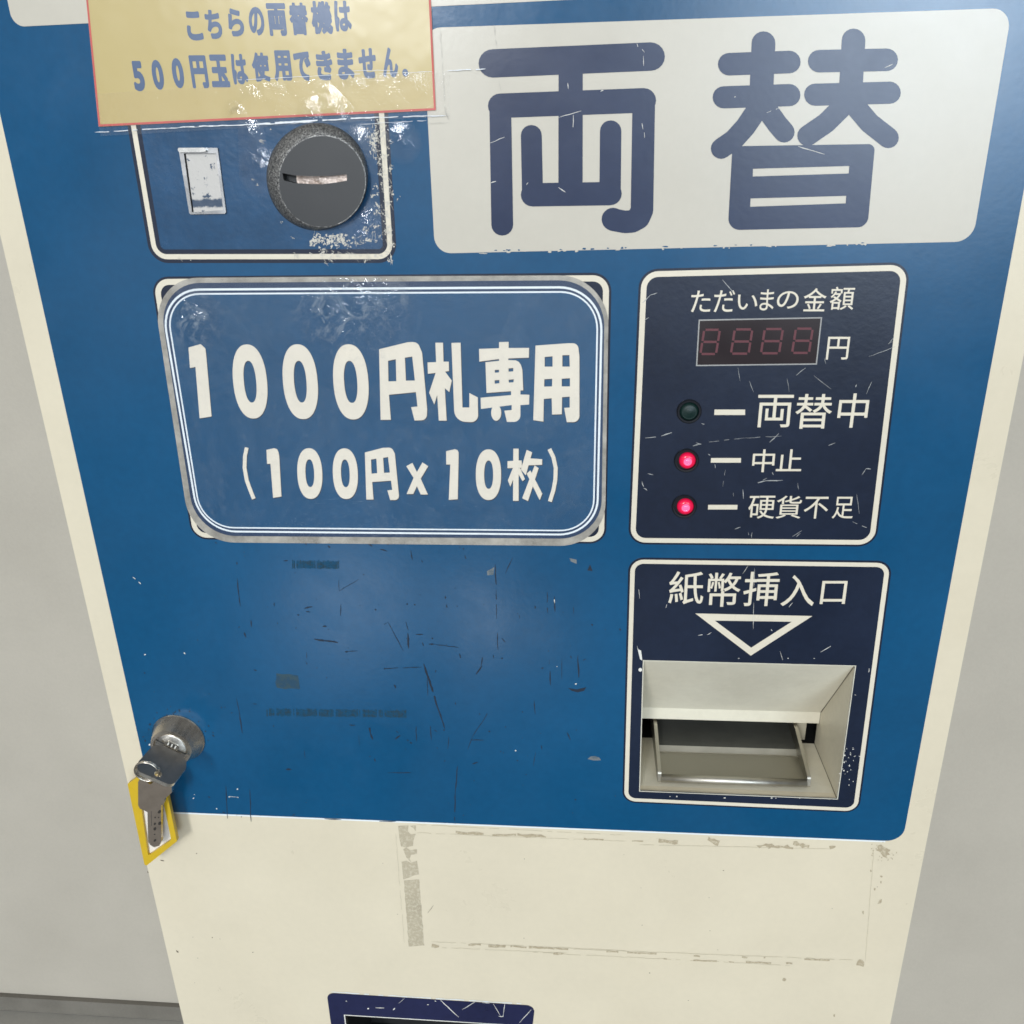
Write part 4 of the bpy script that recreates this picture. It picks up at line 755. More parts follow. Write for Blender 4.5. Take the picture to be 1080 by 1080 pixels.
for k in range(26):                                    # nicks round the lock
    a = rr.uniform(2.4, 6.4); r = rr.uniform(27, 38)
    sc.append(blob((188+r*math.cos(a), 780+r*math.sin(a)), rr.uniform(.4, 1.6), rr.uniform(.3, .8), 8, .5, rr, rr.uniform(0, 3)))
flat('scratches', union(sc), .3*mm, M_scrD, blue)
M_ghost = residue('old_adhesive', (.016, .042, .062), (.006, .055, .11), .50, 420)
sc = []; rr = random.Random(5)
def barred(x0, x1_, y0, y1, slope, dens):
    x = x0
    while x < x1_:
        w = rr.uniform(.5, 1.7); o = (x-x0)*slope
        if rr.random() < dens: sc.append([(x, y0+o+rr.uniform(-1.1, 1.1)), (x+w, y0+o+rr.uniform(-1.1, 1.1)), (x+w+.2, y1+o+rr.uniform(-.8, .8)), (x+.1, y1+o+rr.uniform(-.8, .8))])
        x += w + rr.uniform(.02, .45)
barred(281, 427, 747.5, 755, .012, .93); n0 = len(sc); barred(308, 358, 591.3, 599.5, .01, .95)
flat('tape_ghost', union(sc[:n0]), .26*mm, M_ghost, blue)
flat('tape_ghost', union(sc[n0:]), .26*mm, M_ghost, blue)
gq = T([(411, 46), (440, 50), (470, 49), (515, 56), (518, 80), (524, 121), (480, 117), (455, 121), (414, 114), (407, 90), (412, 70)], 200, 700, .2222)
flat('tape_ghost', tess([gq]), .25*mm, residue('old_glue_patch', (.036, .07, .088), (.022, .06, .10), .5, 220), blue)
flat('tape_ghost', union([T([(880, 443), (895, 431), (915, 429), (935, 437), (943, 449), (910, 450)], 420, 700, .2269), T([(850, 72), (880, 78), (880, 95), (857, 86)], 380, 570, .2593), T([(515, 125), (545, 108), (541, 140), (517, 142)], 380, 570, .2593)]), .27*mm, residue('grey_scrape', (.17, .18, .18), (.09, .12, .14), .45, 300), blue)
wd = []
for x, y, r in [(152.8, 690.5, .9), (194.6, 689, 1.1), (250.3, 832.3, .9), (242, 840.5, 1.0), (543.7, 791.7, .8), (607.5, 721.3, .9), (193.5, 809, .6), (204, 842, .8), (157.7, 785.5, 1.1), (587.5, 703, .5), (251, 841, .7), (228.5, 853, .8), (205, 838, .5), (160, 778, .6)]:
    wd.append(blob((x, y), r, r*.8, 8, .4))
wd += scratch((140, 608.6), (143, 611), 1.0) + scratch((146, 613.8), (148.6, 616), 1) + scratch((584.8, 628.5), (585, 636), .9) + scratch((241, 840), (251, 841), .6) + scratch((247, 857), (250, 861), .6)
flat('bare_specks', union(wd), .33*mm, M_scrW, blue)

# tape residue on the cream door --------------------------------------------
sT = .2407; rr = random.Random(9)
M_res = residue('brown_residue', (.42, .36, .255), (.52, .46, .335), .46, 520)
M_resl = residue('faint_residue', (.45, .37, .24), (.66, .59, .45), .55, 300)
def ragged(p, q, w, step, jit, gap=0.0):
    """a ragged band from p to q"""
    n = max(2, int(math.dist(p, q)/step)); t = Vector((q[0]-p[0], q[1]-p[1])).normalized(); nn = Vector((-t.y, t.x)); polys = []
    o = [(rr.uniform(-jit, jit), rr.uniform(-jit, jit)) for _ in range(n+1)]
    for k in range(n):
        if rr.random() < gap: continue
        a = Vector(p).lerp(Vector(q), k/n); b = Vector(p).lerp(Vector(q), (k+1)/n)
        polys.append([tuple(a+nn*(w/2+o[k][0])), tuple(b+nn*(w/2+o[k+1][0])), tuple(b-nn*(w/2+o[k+1][1])), tuple(a-nn*(w/2+o[k][1]))])
    return polys
def Tp(x, y): return (400+x*sT, 850+y*sT)
ps = [T(p, 400, 850, sT) for p in ([(83, 88), (128, 86), (125, 112), (140, 125), (160, 122), (150, 150), (148, 175), (118, 182), (95, 178), (88, 140)], [(135, 88), (160, 86), (160, 112), (150, 98)], [(105, 190), (118, 182), (135, 195), (165, 190), (165, 210), (140, 215), (132, 232), (142, 250), (118, 225)], [(98, 245), (118, 240), (138, 250), (165, 240), (174, 300), (150, 305), (138, 312), (105, 322)])]
ps += ragged(Tp(141, 325), Tp(163, 614), 16.3, 3, .45)
flat('tape_residue', union(ps), .14*mm, M_res, face)
ps = ragged(Tp(335, 116), Tp(458, 124), 2.6, 5, .9) + ragged(Tp(495, 126), Tp(600, 129), 2.2, 5, .8) + ragged(Tp(605, 127), Tp(730, 136), 2.6, 5, 1.2) + ragged(Tp(895, 147), Tp(918, 148), 1.3, 3, .4) + ragged(Tp(942, 147), Tp(980, 149), 1.4, 3, .5)
ps += ragged(Tp(230, 612), Tp(262, 616), 3.0, 3, .9) + ragged(Tp(390, 608), Tp(445, 608), 1.9, 4, .7) + ragged(Tp(478, 612), Tp(552, 616), 2.2, 4, .7) + ragged(Tp(575, 615), Tp(645, 620), 1.6, 4, .5) + ragged(Tp(655, 621), Tp(828, 627), 1.7, 5, .5) + ragged(Tp(762, 648), Tp(803, 648), 1.9, 4, .7) + ragged(Tp(995, 637), Tp(1046, 639), 1.4, 4, .4)
sL = .41667
def Tq(x, y): return (500+x*sL, 840+y*sL)
for a, b, w, j in [((278, 107), (328, 110), 1.2, .5), ((400, 112), (428, 114), 1.2, .5), ((467, 112), (516, 117), 4, 1.2), ((592, 107), (620, 118), 5, 1.6), ((715, 124), (808, 129), 3, 1.6), ((808, 119), (848, 128), 4, 1.4), ((900, 130), (915, 126), 2, .9),
                   ((140, 381), (238, 387), 1.5, .4), ((335, 392), (365, 394), 1.3, .4), ((388, 395), (462, 399), 1.6, .4), ((556, 403), (572, 404), 1.6, .5), ((555, 415), (614, 417), 1.3, .4), ((678, 407), (692, 408), 1.5, .4), ((688, 419), (752, 422), 1.6, .4), ((790, 422), (806, 423), 1.5, .5), ((836, 412), (900, 415), 1.7, .4), ((36, 377), (80, 379), 1.4, .4), ((645, 419), (658, 420), 1, .3), ((200, 397), (228, 397), 1.2, .6), ((733, 408), (738, 408), 1.2, .3), ((480, 411), (488, 412), 1, .3)]:
    ps += ragged(Tq(*a), Tq(*b), w, 3, j)
ps += [blob(Tq(1035, 138), 8, 4.6, 15, .4, rr, .5), blob(Tq(978, 421), 5, 3.6, 9, .35, rr, .4), blob(Tq(786, 463), 2.4, 1.6, 9, .4, rr), blob(Tq(1027, 267), 1.6, 3, 9, .3, rr, .5), blob(Tq(985, 294), 1, 1.8, 8, .3, rr), blob(Tq(1014, 235), 1, 1.4, 8, .4, rr), blob(Tq(1031, 203), 1.3, .9, 8, .4, rr), blob(Tq(1004, 188), .8, 1.6, 8, .4, rr), blob(Tq(912, 555), .9, 2.0, 8, .4, rr), blob(Tq(1030, 217), .8, 1.2, 8, .4, rr)]
for k in range(40): ps.append(blob(Tq(rr.gauss(1035, 18), rr.gauss(140, 14)), rr.uniform(.3, .9), rr.uniform(.3, .8), 7, .5, rr))
flat('tape_residue', union(ps), .16*mm, residue('tan_residue', (.40, .33, .22), (.52, .45, .32), .45, 500), face)
# faint outline where a notice was stuck
ps = []
for a, b in [(Tp(165, 82), Tp(1075, 128)), (Tp(165, 118), Tp(1080, 155)), (Tq(420, 122), Tq(900, 133)), (Tp(230, 595), Tp(1080, 634)), (Tq(240, 386), Tq(960, 414)), (Tp(232, 618), Tp(820, 645)), (Tq(150, 395), Tq(800, 428)), (Tp(72, 120), Tp(110, 600)), (Tq(1012, 130), Tq(990, 420))]:
    ps += scratch(a, b, .5, rr)
flat('tape_outline', union(ps), .12*mm, paint('stain_line', (.50, .44, .31), .5), face)
ps = []
for p, q, w in [((150.5, 920), (156.8, 921.5), 1.6), ((186, 1002.5), (188.3, 1004.5), 1.6), ((451, 963), (457, 955), .6), ((155.6, 919), (157, 922.5), 1.8)]: ps += scratch(p, q, w, rr)
for k in range(24): ps.append(blob((rr.uniform(200, 930), rr.uniform(900, 1075)), rr.uniform(.25, .7), rr.uniform(.2, .6), 7, .5, rr))
ps += scratch((169, 907), (173, 908), 1.2, rr)
flat('dirt_specks', union(ps), .18*mm, paint('dirt', (.12, .09, .06), .7, .3), face)

# coin return ---------------------------------------------------------------
rp_q = [(344.6, 1046.7), (564.3, 1060.5), (549, 1185), (362, 1170)]
rq = Wl(rp_q)
retP = plate('coin_return', rpoly(rq, 5*mm), [ret], .02*mm, .3*mm, paint('indigo_print', (.014, .017, .055), .2, .2, .04), root)
ro = inset(ret, -.7*mm)
flatw('opening_edge', tess([ro, ret]), .36*mm, M_scrW, retP)
x0r, x1r = min(p[0] for p in ret), max(p[0] for p in ret); z0r, z1r = min(p[1] for p in ret), max(p[1] for p in ret)
D = .05
A = [Vector((p[0], 0, p[1])) for p in ret]; B = [Vector((p[0], D, p[1])) for p in ret]
quad3('return_cup', [[A[i], A[(i+1) % 4], B[(i+1) % 4], B[i]] for i in range(4)] + [B], M_dark, retP)
sc = []; sO = .2315
for a, b, w in [((580, 105), (665, 185), .9), ((740, 115), (680, 150), .8), ((820, 122), (855, 180), .6), ((875, 122), (868, 170), .8), ((868, 170), (862, 195), .8), ((995, 150), (940, 212), .7), ((845, 180), (868, 182), 1), ((418, 98), (390, 122), .5), ((285, 142), (325, 143), .8), ((248, 147), (256, 145), 1.6), ((365, 152), (374, 143), 1.4), ((150, 110), (155, 112), 1.2), ((770, 118), (805, 121), 1), ((520, 128), (528, 128), 1.2), ((555, 110), (562, 112), 1), ((925, 165), (928, 172), .8)]:
    sc += scratch((330+a[0]*sO, 1030+a[1]*sO), (330+b[0]*sO, 1030+b[1]*sO), w)
flat('scratches', union(sc), .42*mm, M_scrW, retP)
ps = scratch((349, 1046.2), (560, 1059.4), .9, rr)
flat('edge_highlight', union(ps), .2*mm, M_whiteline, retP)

# note slot ----------------------------------------------------------------
recTL, recTR, recBR, recBL = [Vector((p[0], 0, p[1])) for p in rec]
def solve(fn, lo, hi):
    for _ in range(60):
        mid = (lo+hi)/2
        if (fn(lo) > 0) == (fn(mid) > 0): lo = mid
        else: hi = mid
    return (lo+hi)/2
xr_mid = (recTR.x + recBR.x)/2
D1 = solve(lambda d: U(865.0, 757, -d).x - xr_mid, 0, .2)
zs_ = U(865.2, 751.3, -D1).z; zl_ = U(864.5, 763.0, -D1).z
D2 = solve(lambda d: U(861.5, 797, -d).z - recBR.z, 0, .2)
print('recess depth', D1, D2, 'slope z', recTR.z, zs_, zl_, recBR.z)
DB = max(D1+.004, min(D2, D1+.02))
xl, xr = (recTL.x+recBL.x)/2, xr_mid
M_seam = paint('seam_grime', (.13, .11, .07), .7, .3)
M_hous = paint('cream_plastic', (.68, .63, .50), .42, .06, .2, dirt=.3, dirtc=(.3, .24, .15))
def P3(x, d, z): return Vector((x, d, z))
zbL, zbR = recBL.z, recBR.z
slot = quad3('note_slot', [
    [recTL, recTR, P3(recTR.x - (recTR.x-xr)*1, D1, zs_), P3(xl, D1, zs_)],
    [P3(xl, D1, zs_), P3(xr, D1, zs_), P3(xr, D1, zl_), P3(xl, D1, zl_)],
    [P3(xl, D1, zl_), P3(xr, D1, zl_), P3(xr, DB+.05, zl_), P3(xl, DB+.05, zl_)],
    [recTR, recBR, P3(xr, DB, zbR), P3(xr, DB, zl_), P3(xr, D1, zl_), P3(xr, D1, zs_)],
    [recBL, recTL, P3(xl, D1, zs_), P3(xl, D1, zl_), P3(xl, DB, zl_), P3(xl, DB, zbL)],
    [recBL, recBR, P3(xr, DB, zbR), P3(xl, DB, zbL)]], M_hous, root)
zf = (zbL+zbR)/2
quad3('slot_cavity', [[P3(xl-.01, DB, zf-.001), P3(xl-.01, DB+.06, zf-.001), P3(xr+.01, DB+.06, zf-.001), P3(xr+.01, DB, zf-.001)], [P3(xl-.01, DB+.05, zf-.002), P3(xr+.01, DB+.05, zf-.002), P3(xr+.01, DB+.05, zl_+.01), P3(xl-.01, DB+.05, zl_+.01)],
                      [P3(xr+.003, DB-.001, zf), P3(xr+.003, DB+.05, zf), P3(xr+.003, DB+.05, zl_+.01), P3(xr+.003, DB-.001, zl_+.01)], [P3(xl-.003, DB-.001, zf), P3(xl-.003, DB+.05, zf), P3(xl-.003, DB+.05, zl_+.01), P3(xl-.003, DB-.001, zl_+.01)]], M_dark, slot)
tube([recTR + Vector((-.3*mm, .3*mm, -.3*mm)), P3((recTR.x+xr)/2, D1*.5, (recTR.z+zs_)/2), P3(xr, D1, zs_)], .28*mm, 'slot_seam', M_seam, slot, 8)
tube([P3(xr, D1, zs_), P3(xr, D1, (zs_+zl_)/2), P3(xr, D1, zl_)], .2*mm, 'slot_seam', M_seam, slot, 8)
tube([recBR + Vector((-.2*mm, .4*mm, .2*mm)), P3((recBR.x+xr)/2, DB*.5, (recBR.z+zbR)/2), P3(xr, DB, zbR)], .25*mm, 'slot_seam', M_seam, slot, 8)
# tray
M_tray = metal('tray_steel', (.31, .295, .25), .36, .12, (2, 40, 40))
M_trayb = metal('tray_bright', (.50, .475, .41), .42, .12, (2, 40, 40))
M_trayd = paint('tray_black', (.06, .06, .053), .35, .2, .06)
zt = zf + 5*mm
dl = solve(lambda d: U(773, 821, -d).z - zt, -.02, .12)
tl = U(697, 817, -dl); tr_ = U(851, 823.5, -dl)
tb1 = solve(lambda d: U(773, 797, -d).z - zt, -.02, .2)
tx0, tx1 = tl.x, tr_.x
print('tray lip depth', dl, 'groove', tb1, 'floor', zf, 'tray z', zt, 'x', tx0, tx1, xl, xr)
ZR = (tr_.z - tl.z)      # slight roll left in
def TY(x): return 0
DBK = DB + .045
tray = quad3('note_tray', [[P3(tx0, dl+1.2*mm, zt), P3(tx1, dl+1.2*mm, zt), P3(tx1, tb1, zt+.4*mm), P3(tx0, tb1, zt+.4*mm)]], M_tray, slot)
obj2 = quad3('tray_groove', [[P3(tx0, tb1, zt+.4*mm), P3(tx1, tb1, zt+.4*mm), P3(tx1, tb1+3*mm, zt-1.0*mm), P3(tx0, tb1+3*mm, zt-1.0*mm)], [P3(tx0, tb1+3*mm, zt-1.0*mm), P3(tx1, tb1+3*mm, zt-1.0*mm), P3(tx1, tb1+6*mm, zt+1.2*mm), P3(tx0, tb1+6*mm, zt+1.2*mm)]], M_trayb, slot)
quad3('tray_bed', [[P3(tx0, tb1+6*mm, zt+1.2*mm), P3(tx1, tb1+6*mm, zt+1.2*mm), P3(tx1, DBK, zt+4*mm), P3(tx0, DBK, zt+4*mm)]], M_trayd, slot)
tube([P3(tx0, dl, zt-1.5*mm), P3(tx0*.5+tx1*.5, dl, zt-1.5*mm), P3(tx1, dl, zt-1.5*mm)], 2.2*mm, 'tray_lip', M_trayb, slot, 20)
for x, yv in ((tx0-.8*mm, 0), (tx1+.8*mm, 1)):
    tabL = [(dl-1.0*mm, zt-3.6*mm), (DBK, zt-3*mm), (DBK, zt+10.5*mm), (tb1+12*mm, zt+10.5*mm), (tb1+2*mm, zt+8.2*mm), (dl+3*mm, zt+4.2*mm), (dl-1*mm, zt+3.0*mm)]
    slab(rpoly(tabL, [1*mm, 0, 0, 2*mm, 4*mm, 4*mm, 1.5*mm], 4), [], (x, 0, 0), (0, 1, 0), (0, 0, 1), 1.9*mm, 'tray_cheek', [M_tray, M_trayb], slot)
# parts seen either side of the tray
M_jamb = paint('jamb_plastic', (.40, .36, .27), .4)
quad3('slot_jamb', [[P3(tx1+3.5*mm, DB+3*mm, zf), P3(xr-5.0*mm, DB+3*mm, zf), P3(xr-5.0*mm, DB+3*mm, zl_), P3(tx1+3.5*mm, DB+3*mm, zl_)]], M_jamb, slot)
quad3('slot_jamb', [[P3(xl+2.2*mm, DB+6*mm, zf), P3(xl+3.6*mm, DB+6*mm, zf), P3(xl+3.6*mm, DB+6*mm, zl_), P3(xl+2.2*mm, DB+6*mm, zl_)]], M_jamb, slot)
quad3('note_roller', box(tx0+4*mm, tx1-8*mm, DB+14*mm, DB+20*mm, zl_-5.5*mm, zl_-3*mm), M_tray, slot)
lathe([(1*mm, 0), (.8*mm, .6*mm), (.3*mm, .8*mm)], U(713.5, 767.5, -DB-14*mm), (0, -.6, .8), 'tray_rivet', M_trayb, slot, 12)
# thin worn edge of the opening
e1 = inset(rec, -.45*mm)
flatw('slot_edge', tess([e1, rec]), .5*mm, paint('slot_rim', (.62, .58, .47), .4), slot)

# lock -----------------------------------------------------------------------
M_nick = metal('nickel', (.66, .60, .51), .25, .12)
M_nickb = metal('nickel_bright', (.72, .69, .63), .2, .1)
LB = U(188.2, 780.0, .22*mm); LR = (U(214.5, 780).x - U(161.8, 780).x)/2
LF = U(180.2, 787.2, 10.5*mm)
ax = Vector((0, -1, 0)); LH = 10.5*mm
lockc = Vector(((LB.x + LF.x)/2, 0, (LB.z + LF.z)/2))
print('lock', LB, LF, LR)
lock = lathe([(LR*1.03, .2*mm), (LR*1.03, 1.0*mm), (LR*.99, 1.6*mm), (LR*.80, LH-.8*mm), (LR*.77, LH), (LR*.66, LH), (LR*.64, LH-1.0*mm), (LR*.1, LH-1.0*mm)], lockc, ax, 'lock', M_nick, root, 56)
th = math.radians(30)
kv = Vector((math.cos(th), 0, -math.sin(th)))              # along the keyway, to the lower right
kn = kv.cross(ax)                                           # across the keyway
if kn.z < 0: kn = -kn
ku = ax.copy()
fc = lockc + ax*LH
lathe([(LR*.6, -1*mm), (LR*.6, -.2*mm), (LR*.55, .15*mm), (LR*.1, .15*mm)], fc, ax, 'lock_plug', M_nickb, lock, 40)
slab([(-LR*.62, -.2*mm), (LR*.62, -.2*mm), (LR*.62, .2*mm), (-LR*.62, .2*mm)], [], fc + kn*1.5*mm + ax*.1*mm, kv, kn, .6*mm, 'lock_groove', M_dark, lock)
slab(rpoly([(-LR*.36, -.9*mm), (LR*.34, -.9*mm), (LR*.2, 2.2*mm), (-LR*.2, 2.2*mm)], 1.0*mm), [], fc + kn*2.4*mm + ax*.3*mm, kv, kn, .7*mm, 'lock_crest', M_nickb, lock)
sc = []
for k in range(5):
    slab([(-.35*mm, -1*mm), (.3*mm, -1*mm), (.3*mm, 1*mm), (-.35*mm, 1*mm)], [], fc + kn*3.1*mm + kv*(k-2)*1.05*mm + ax*.72*mm, kv, kn, .12*mm, 'crest_mark', M_dark if k % 2 else M_scrW, lock)

# key in the lock (a thing of its own) ----------------------------------------
N = NT('dark_reflection_key_face'); nz = N.noise(160, 5, .7)
M_keyd = N.done(N.bsdf(N.mix(nz, c4(.14, .13, .115), c4(.25, .23, .205)), .36, .45, .5, N.bump(N.noise(800, 2), .1, .0003)))  # dark reflection on the bow is put into its base colour
M_keye = metal('key_edge', (.70, .66, .58), .28, .1)
def frame_px(pv, pu):   # coordinates in the key's plane: v along keyway, u outwards
    return fc + kv*pv + ku*pu
hole_c = (2.6*mm, 20.6*mm)
bow = rpoly([(-8.6*mm, 4*mm), (-4*mm, 1.4*mm), (6*mm, 1.4*mm), (11*mm, 4*mm), (13.2*mm, 9*mm), (12.4*mm, 23.8*mm), (-7.6*mm, 24.8*mm), (-9.6*mm, 19*mm)], [4*mm, 2*mm, 2*mm, 3*mm, 5*mm, 4*mm, 5*mm, 4*mm])
hole = disc(hole_c, 2.0*mm, 20)
o_key = fc
keyA = empty('key', fc, 'steel key with dark-reflecting face standing in the round lock, its bow jutting out', 'key')
slab(bow, [hole], o_key, kv, ku, 2.2*mm, 'key_bow', [M_keyd, M_keye], keyA, bev=.35*mm)
slab([(-3.6*mm, -9*mm), (3.6*mm, -9*mm), (3.6*mm, 2.4*mm), (-3.6*mm, 2.4*mm)], [], o_key, kv, ku, 1.9*mm, 'key_blade', M_nick, keyA)
# split ring through the bow
H = frame_px(*hole_c)
rd = (-kv*.97 + ku*.08).normalized(); RR = 6.3*mm
rc = H + rd*(RR-.6*mm)
pts = []
for k in range(97):
    a = 2*math.pi*2*k/96 + 2.4
    pts.append(rc + rd*RR*math.cos(a) + kn*RR*math.sin(a) + kn.cross(rd)*(k/96-.5)*1.7*mm)
ring = tube(pts, .44*mm, 'key_ring', M_nick, None, 10, origin=rc)
tag(ring, 'small double wire split ring through the bow of the inserted key', 'key ring')

# second key, hanging in front of the tag
dK = 16*mm
def Kp(x, y): return (130+x/9, 800+y/9)
ks = [(150, 210), (185, 150), (300, 150), (440, 190), (468, 250), (470, 310), (430, 345), (402, 370), (392, 420), (368, 435), (370, 775), (350, 815), (300, 830), (262, 805), (245, 770), (238, 495), (205, 480), (165, 462), (150, 430)]
kp = [Kp(*p) for p in ks]; kw = [W(x, y, dK) for x, y in kp]
cK = Vector((sum(p[0] for p in kw)/len(kw), -dK, sum(p[1] for p in kw)/len(kw)))
key2 = empty('key', cK, 'flat nickel dimple key hanging below the lock in front of the yellow tag', 'key')
hk = [W(*Kp(*p), dK) for p in disc((265, 205), 26, 18)]
N = NT('dull_nickel'); nz = N.noise(180, 4)
M_key2 = N.done(N.bsdf(N.mix(nz, c4(.19, .155, .12), c4(.32, .265, .21)), .42, .7, .5, N.bump(N.noise(700, 2), .12, .0004)))
ob = slab(rpoly(kw, .6*mm, 3), [hk], (0, -dK, 0), (1, 0, 0), (0, 0, 1), 2.2*mm, 'key_body', [M_key2, M_keye], key2, bev=.3*mm)
dm = []
for x, y, rx, ry, r in [(345, 505, 20, 13, -.9), (300, 620, 14, 10, -.9), (347, 615, 20, 14, -.9), (300, 668, 18, 14, -1), (300, 778, 16, 11, -.8), (302, 560, 8, 8, 0), (298, 720, 8, 6, 0), (335, 560, 7, 6, 0)]:
    dm.append([Kp(*p) for p in blob((x, y), rx, ry, 12, .12, rr, r)])
flat('key_dimple', union(dm), dK+1.15*mm, paint('dimple_dark', (.02, .016, .012), .5), key2)
flat('key_groove', tess([[Kp(*p) for p in [(262, 500), (268, 500), (272, 640), (266, 640)]]]), dK+1.15*mm, paint('groove_dark', (.06, .05, .04), .5), key2)

# tag
dT = 11*mm
to = [W(*Kp(*p), dT) for p in [(50, 228), (360, 12), (520, 770), (215, 1015)]]
ti = [W(*Kp(*p), dT) for p in [(165, 330), (350, 205), (463, 757), (247, 908)]]
cT = Vector((to[0][0], -dT, to[0][1]))
tagE = empty('key_tag', cT, 'yellow framed plastic key tag with blank white paper insert', 'key tag')
N = NT('yellow_plastic'); nz = N.noise(70, 4)
M_yel = N.done(N.bsdf(N.mix(nz, c4(.50, .32, .012), c4(.62, .41, .02)), .35, 0, .5, N.bump(N.noise(300, 2), .08, .0004)))
slab(rpoly(to, 1.0*mm, 4), [rpoly(ti, .5*mm, 3)], (0, -dT, 0), (1, 0, 0), (0, 0, 1), 2.6*mm, 'tag_frame', M_yel, tagE, bev=.4*mm)
to2 = inset(to, .6*mm if True else 0)
slab(to2, [], (0, -dT+.7*mm, 0), (1, 0, 0), (0, 0, 1), .5*mm, 'tag_paper', paint('tag_paper', (.72, .66, .58), .6, .03), tagE)

# laminated card -----------------------------------------------------------------
cq = [(160.8, 292.9), (642.4, 289.7), (637.8, 574.9), (203.2, 570.6)]
C0 = Wl(cq)
c_out_ = rpoly(C0, [22*mm]*4, 14)
cc_ = sum((Vector(p) for p in C0), Vector((0, 0)))/4
card = empty('laminated_card', (cc_.x, -1*mm, cc_.y), 'blue laminated sign with white thousand yen note lettering and a rounded double line border', 'sign card')
plate('card_sheet', c_out_, [], .5*mm, 1.4*mm, M_grey, card)
pq = Wl([(165.6, 298.6), (638.0, 295.3), (634.0, 568.4), (207.2, 565.0)], 1.4*mm)
flatw('card_edge_print', tess([rpoly(pq, 20*mm, 12)]), 1.45*mm, M_carddark, card)
l1 = Wl([(166.6, 304.5), (636.4, 301.6), (630.6, 565.1), (210.3, 561.2)], 1.5*mm)
l2 = Wl([(172.6, 309.3), (631.6, 306.8), (626.5, 560.6), (212.6, 557.0)], 1.5*mm)
flatw('border_line', tess([rpoly(l1, 19*mm, 12), rpoly(inset(l1, .95*mm), 18.05*mm, 12)]), 1.5*mm, M_whiteline, card)
flatw('border_line', tess([rpoly(l2, 16.6*mm, 12), rpoly(inset(l2, .72*mm), 15.88*mm, 12)]), 1.5*mm, M_whiteline, card)
flatw('card_print', tess([rpoly(inset(l2, .72*mm), 15.88*mm, 12)]), 1.47*mm, M_cardblue, card)
def ringp(c, rx, ry, ic, irx, iry, sh):
    def el(c, rx, ry, n=44, p=2.25):
        out = []
        for k in range(n):
            a = 2*math.pi*k/n; ca, sa = math.cos(a), math.sin(a)
            x = rx*math.copysign(abs(ca)**(2/p), ca); y = ry*math.copysign(abs(sa)**(2/p), sa)
            out.append((c[0]+x+sh*y, c[1]+y))
        return out
    return [el(c, rx, ry), el(ic, irx, iry)]
shapes = []
a_ = (180, 340, .2037)
shapes.append([T(l, *a_) for l in [rpoly([(92, 130), (155, 112), (180, 135), (184, 170), (212, 487), (150, 497), (128, 230), (100, 237)], [3, 10, 14, 10, 3, 3, 2, 2], 4)]])
for L in (ringp((411, 306), 88, 192, (411, 307), 32, 108, .09), ringp((671, 307), 90, 194, (671, 307), 32, 108, .08), ringp((933, 308), 91, 195, (932, 308), 34, 109, .065)):
    shapes.append([T(l, *a_) for l in L])
b_ = (390, 350, 1/9)
shapes.append([T(l, *b_) for l in [rpoly([(88, 165), (360, 98), (455, 95), (497, 200), (545, 740), (540, 838), (425, 842), (392, 715), (453, 708), (438, 572), (182, 597), (200, 835), (103, 835)], [0, 20, 70, 60, 40, 55, 0, 0, 0, 0, 0, 0, 0], 5), [(173, 275), (247, 260), (252, 468), (177, 470)], [(333, 245), (403, 235), (428, 462), (343, 463)]]])
shapes.append([T([(622, 103), (695, 103), (700, 283), (750, 283), (752, 372), (715, 378), (778, 462), (755, 572), (712, 535), (730, 843), (655, 843), (640, 600), (612, 690), (563, 578), (625, 390), (552, 398), (548, 290), (630, 287)], *b_)])
shapes.append([T(rpoly([(775, 105), (862, 103), (880, 718), (945, 718), (945, 580), (1025, 622), (1030, 860), (805, 850)], [0, 0, 0, 0, 0, 0, 65, 110], 6), *b_)])
c_ = (500, 350, 1/9)
shapes.append([T(l, *c_) for l in [[(47, 162), (237, 155), (237, 97), (328, 95), (328, 153), (522, 152), (520, 245), (325, 252), (325, 268), (395, 270), (425, 285), (445, 315), (458, 360), (467, 555), (118, 580), (108, 288), (237, 275), (237, 258), (50, 283)],
        [(197, 362), (237, 360), (237, 385), (197, 388)], [(327, 347), (372, 343), (372, 375), (327, 378)], [(195, 460), (240, 457), (240, 488), (197, 492)], [(328, 455), (377, 450), (375, 478), (330, 482)]]])
shapes.append([T(rpoly([(62, 625), (352, 600), (350, 555), (440, 555), (440, 595), (525, 597), (522, 690), (440, 695), (440, 855), (312, 855), (287, 748), (357, 742), (357, 695), (65, 732)], [0, 0, 0, 0, 0, 0, 0, 0, 70, 0, 0, 0, 0, 0], 6), *c_)])
shapes.append([T(disc((210, 768), 48, 28, 76), *c_)])
shapes.append([T(l, *c_) for l in [rpoly([(583, 130), (890, 108), (985, 108), (1000, 230), (1000, 857), (880, 857), (855, 722), (908, 718), (908, 615), (835, 620), (833, 782), (740, 785), (737, 630), (662, 637), (658, 852), (562, 838)], [0, 10, 75, 20, 65] + [0]*11, 6),
        [(670, 238), (745, 232), (745, 330), (670, 330)], [(838, 222), (905, 220), (908, 330), (838, 330)], [(667, 450), (742, 445), (740, 518), (665, 520)], [(832, 445), (910, 440), (910, 518), (832, 518)]]])
def cardtext(name, shapes, sub=()):
    vf = merge([tess(s) for s in shapes] + [union(u) for u in sub])
    o = flat(name, vf, 1.62*mm, M_cardtext, card)
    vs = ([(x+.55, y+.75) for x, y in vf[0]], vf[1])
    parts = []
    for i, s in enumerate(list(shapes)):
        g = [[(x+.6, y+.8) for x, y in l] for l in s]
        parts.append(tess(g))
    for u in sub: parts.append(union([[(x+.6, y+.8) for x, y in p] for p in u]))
    flat('lettering_shadow', merge(parts), 1.54*mm, M_shadow, o)
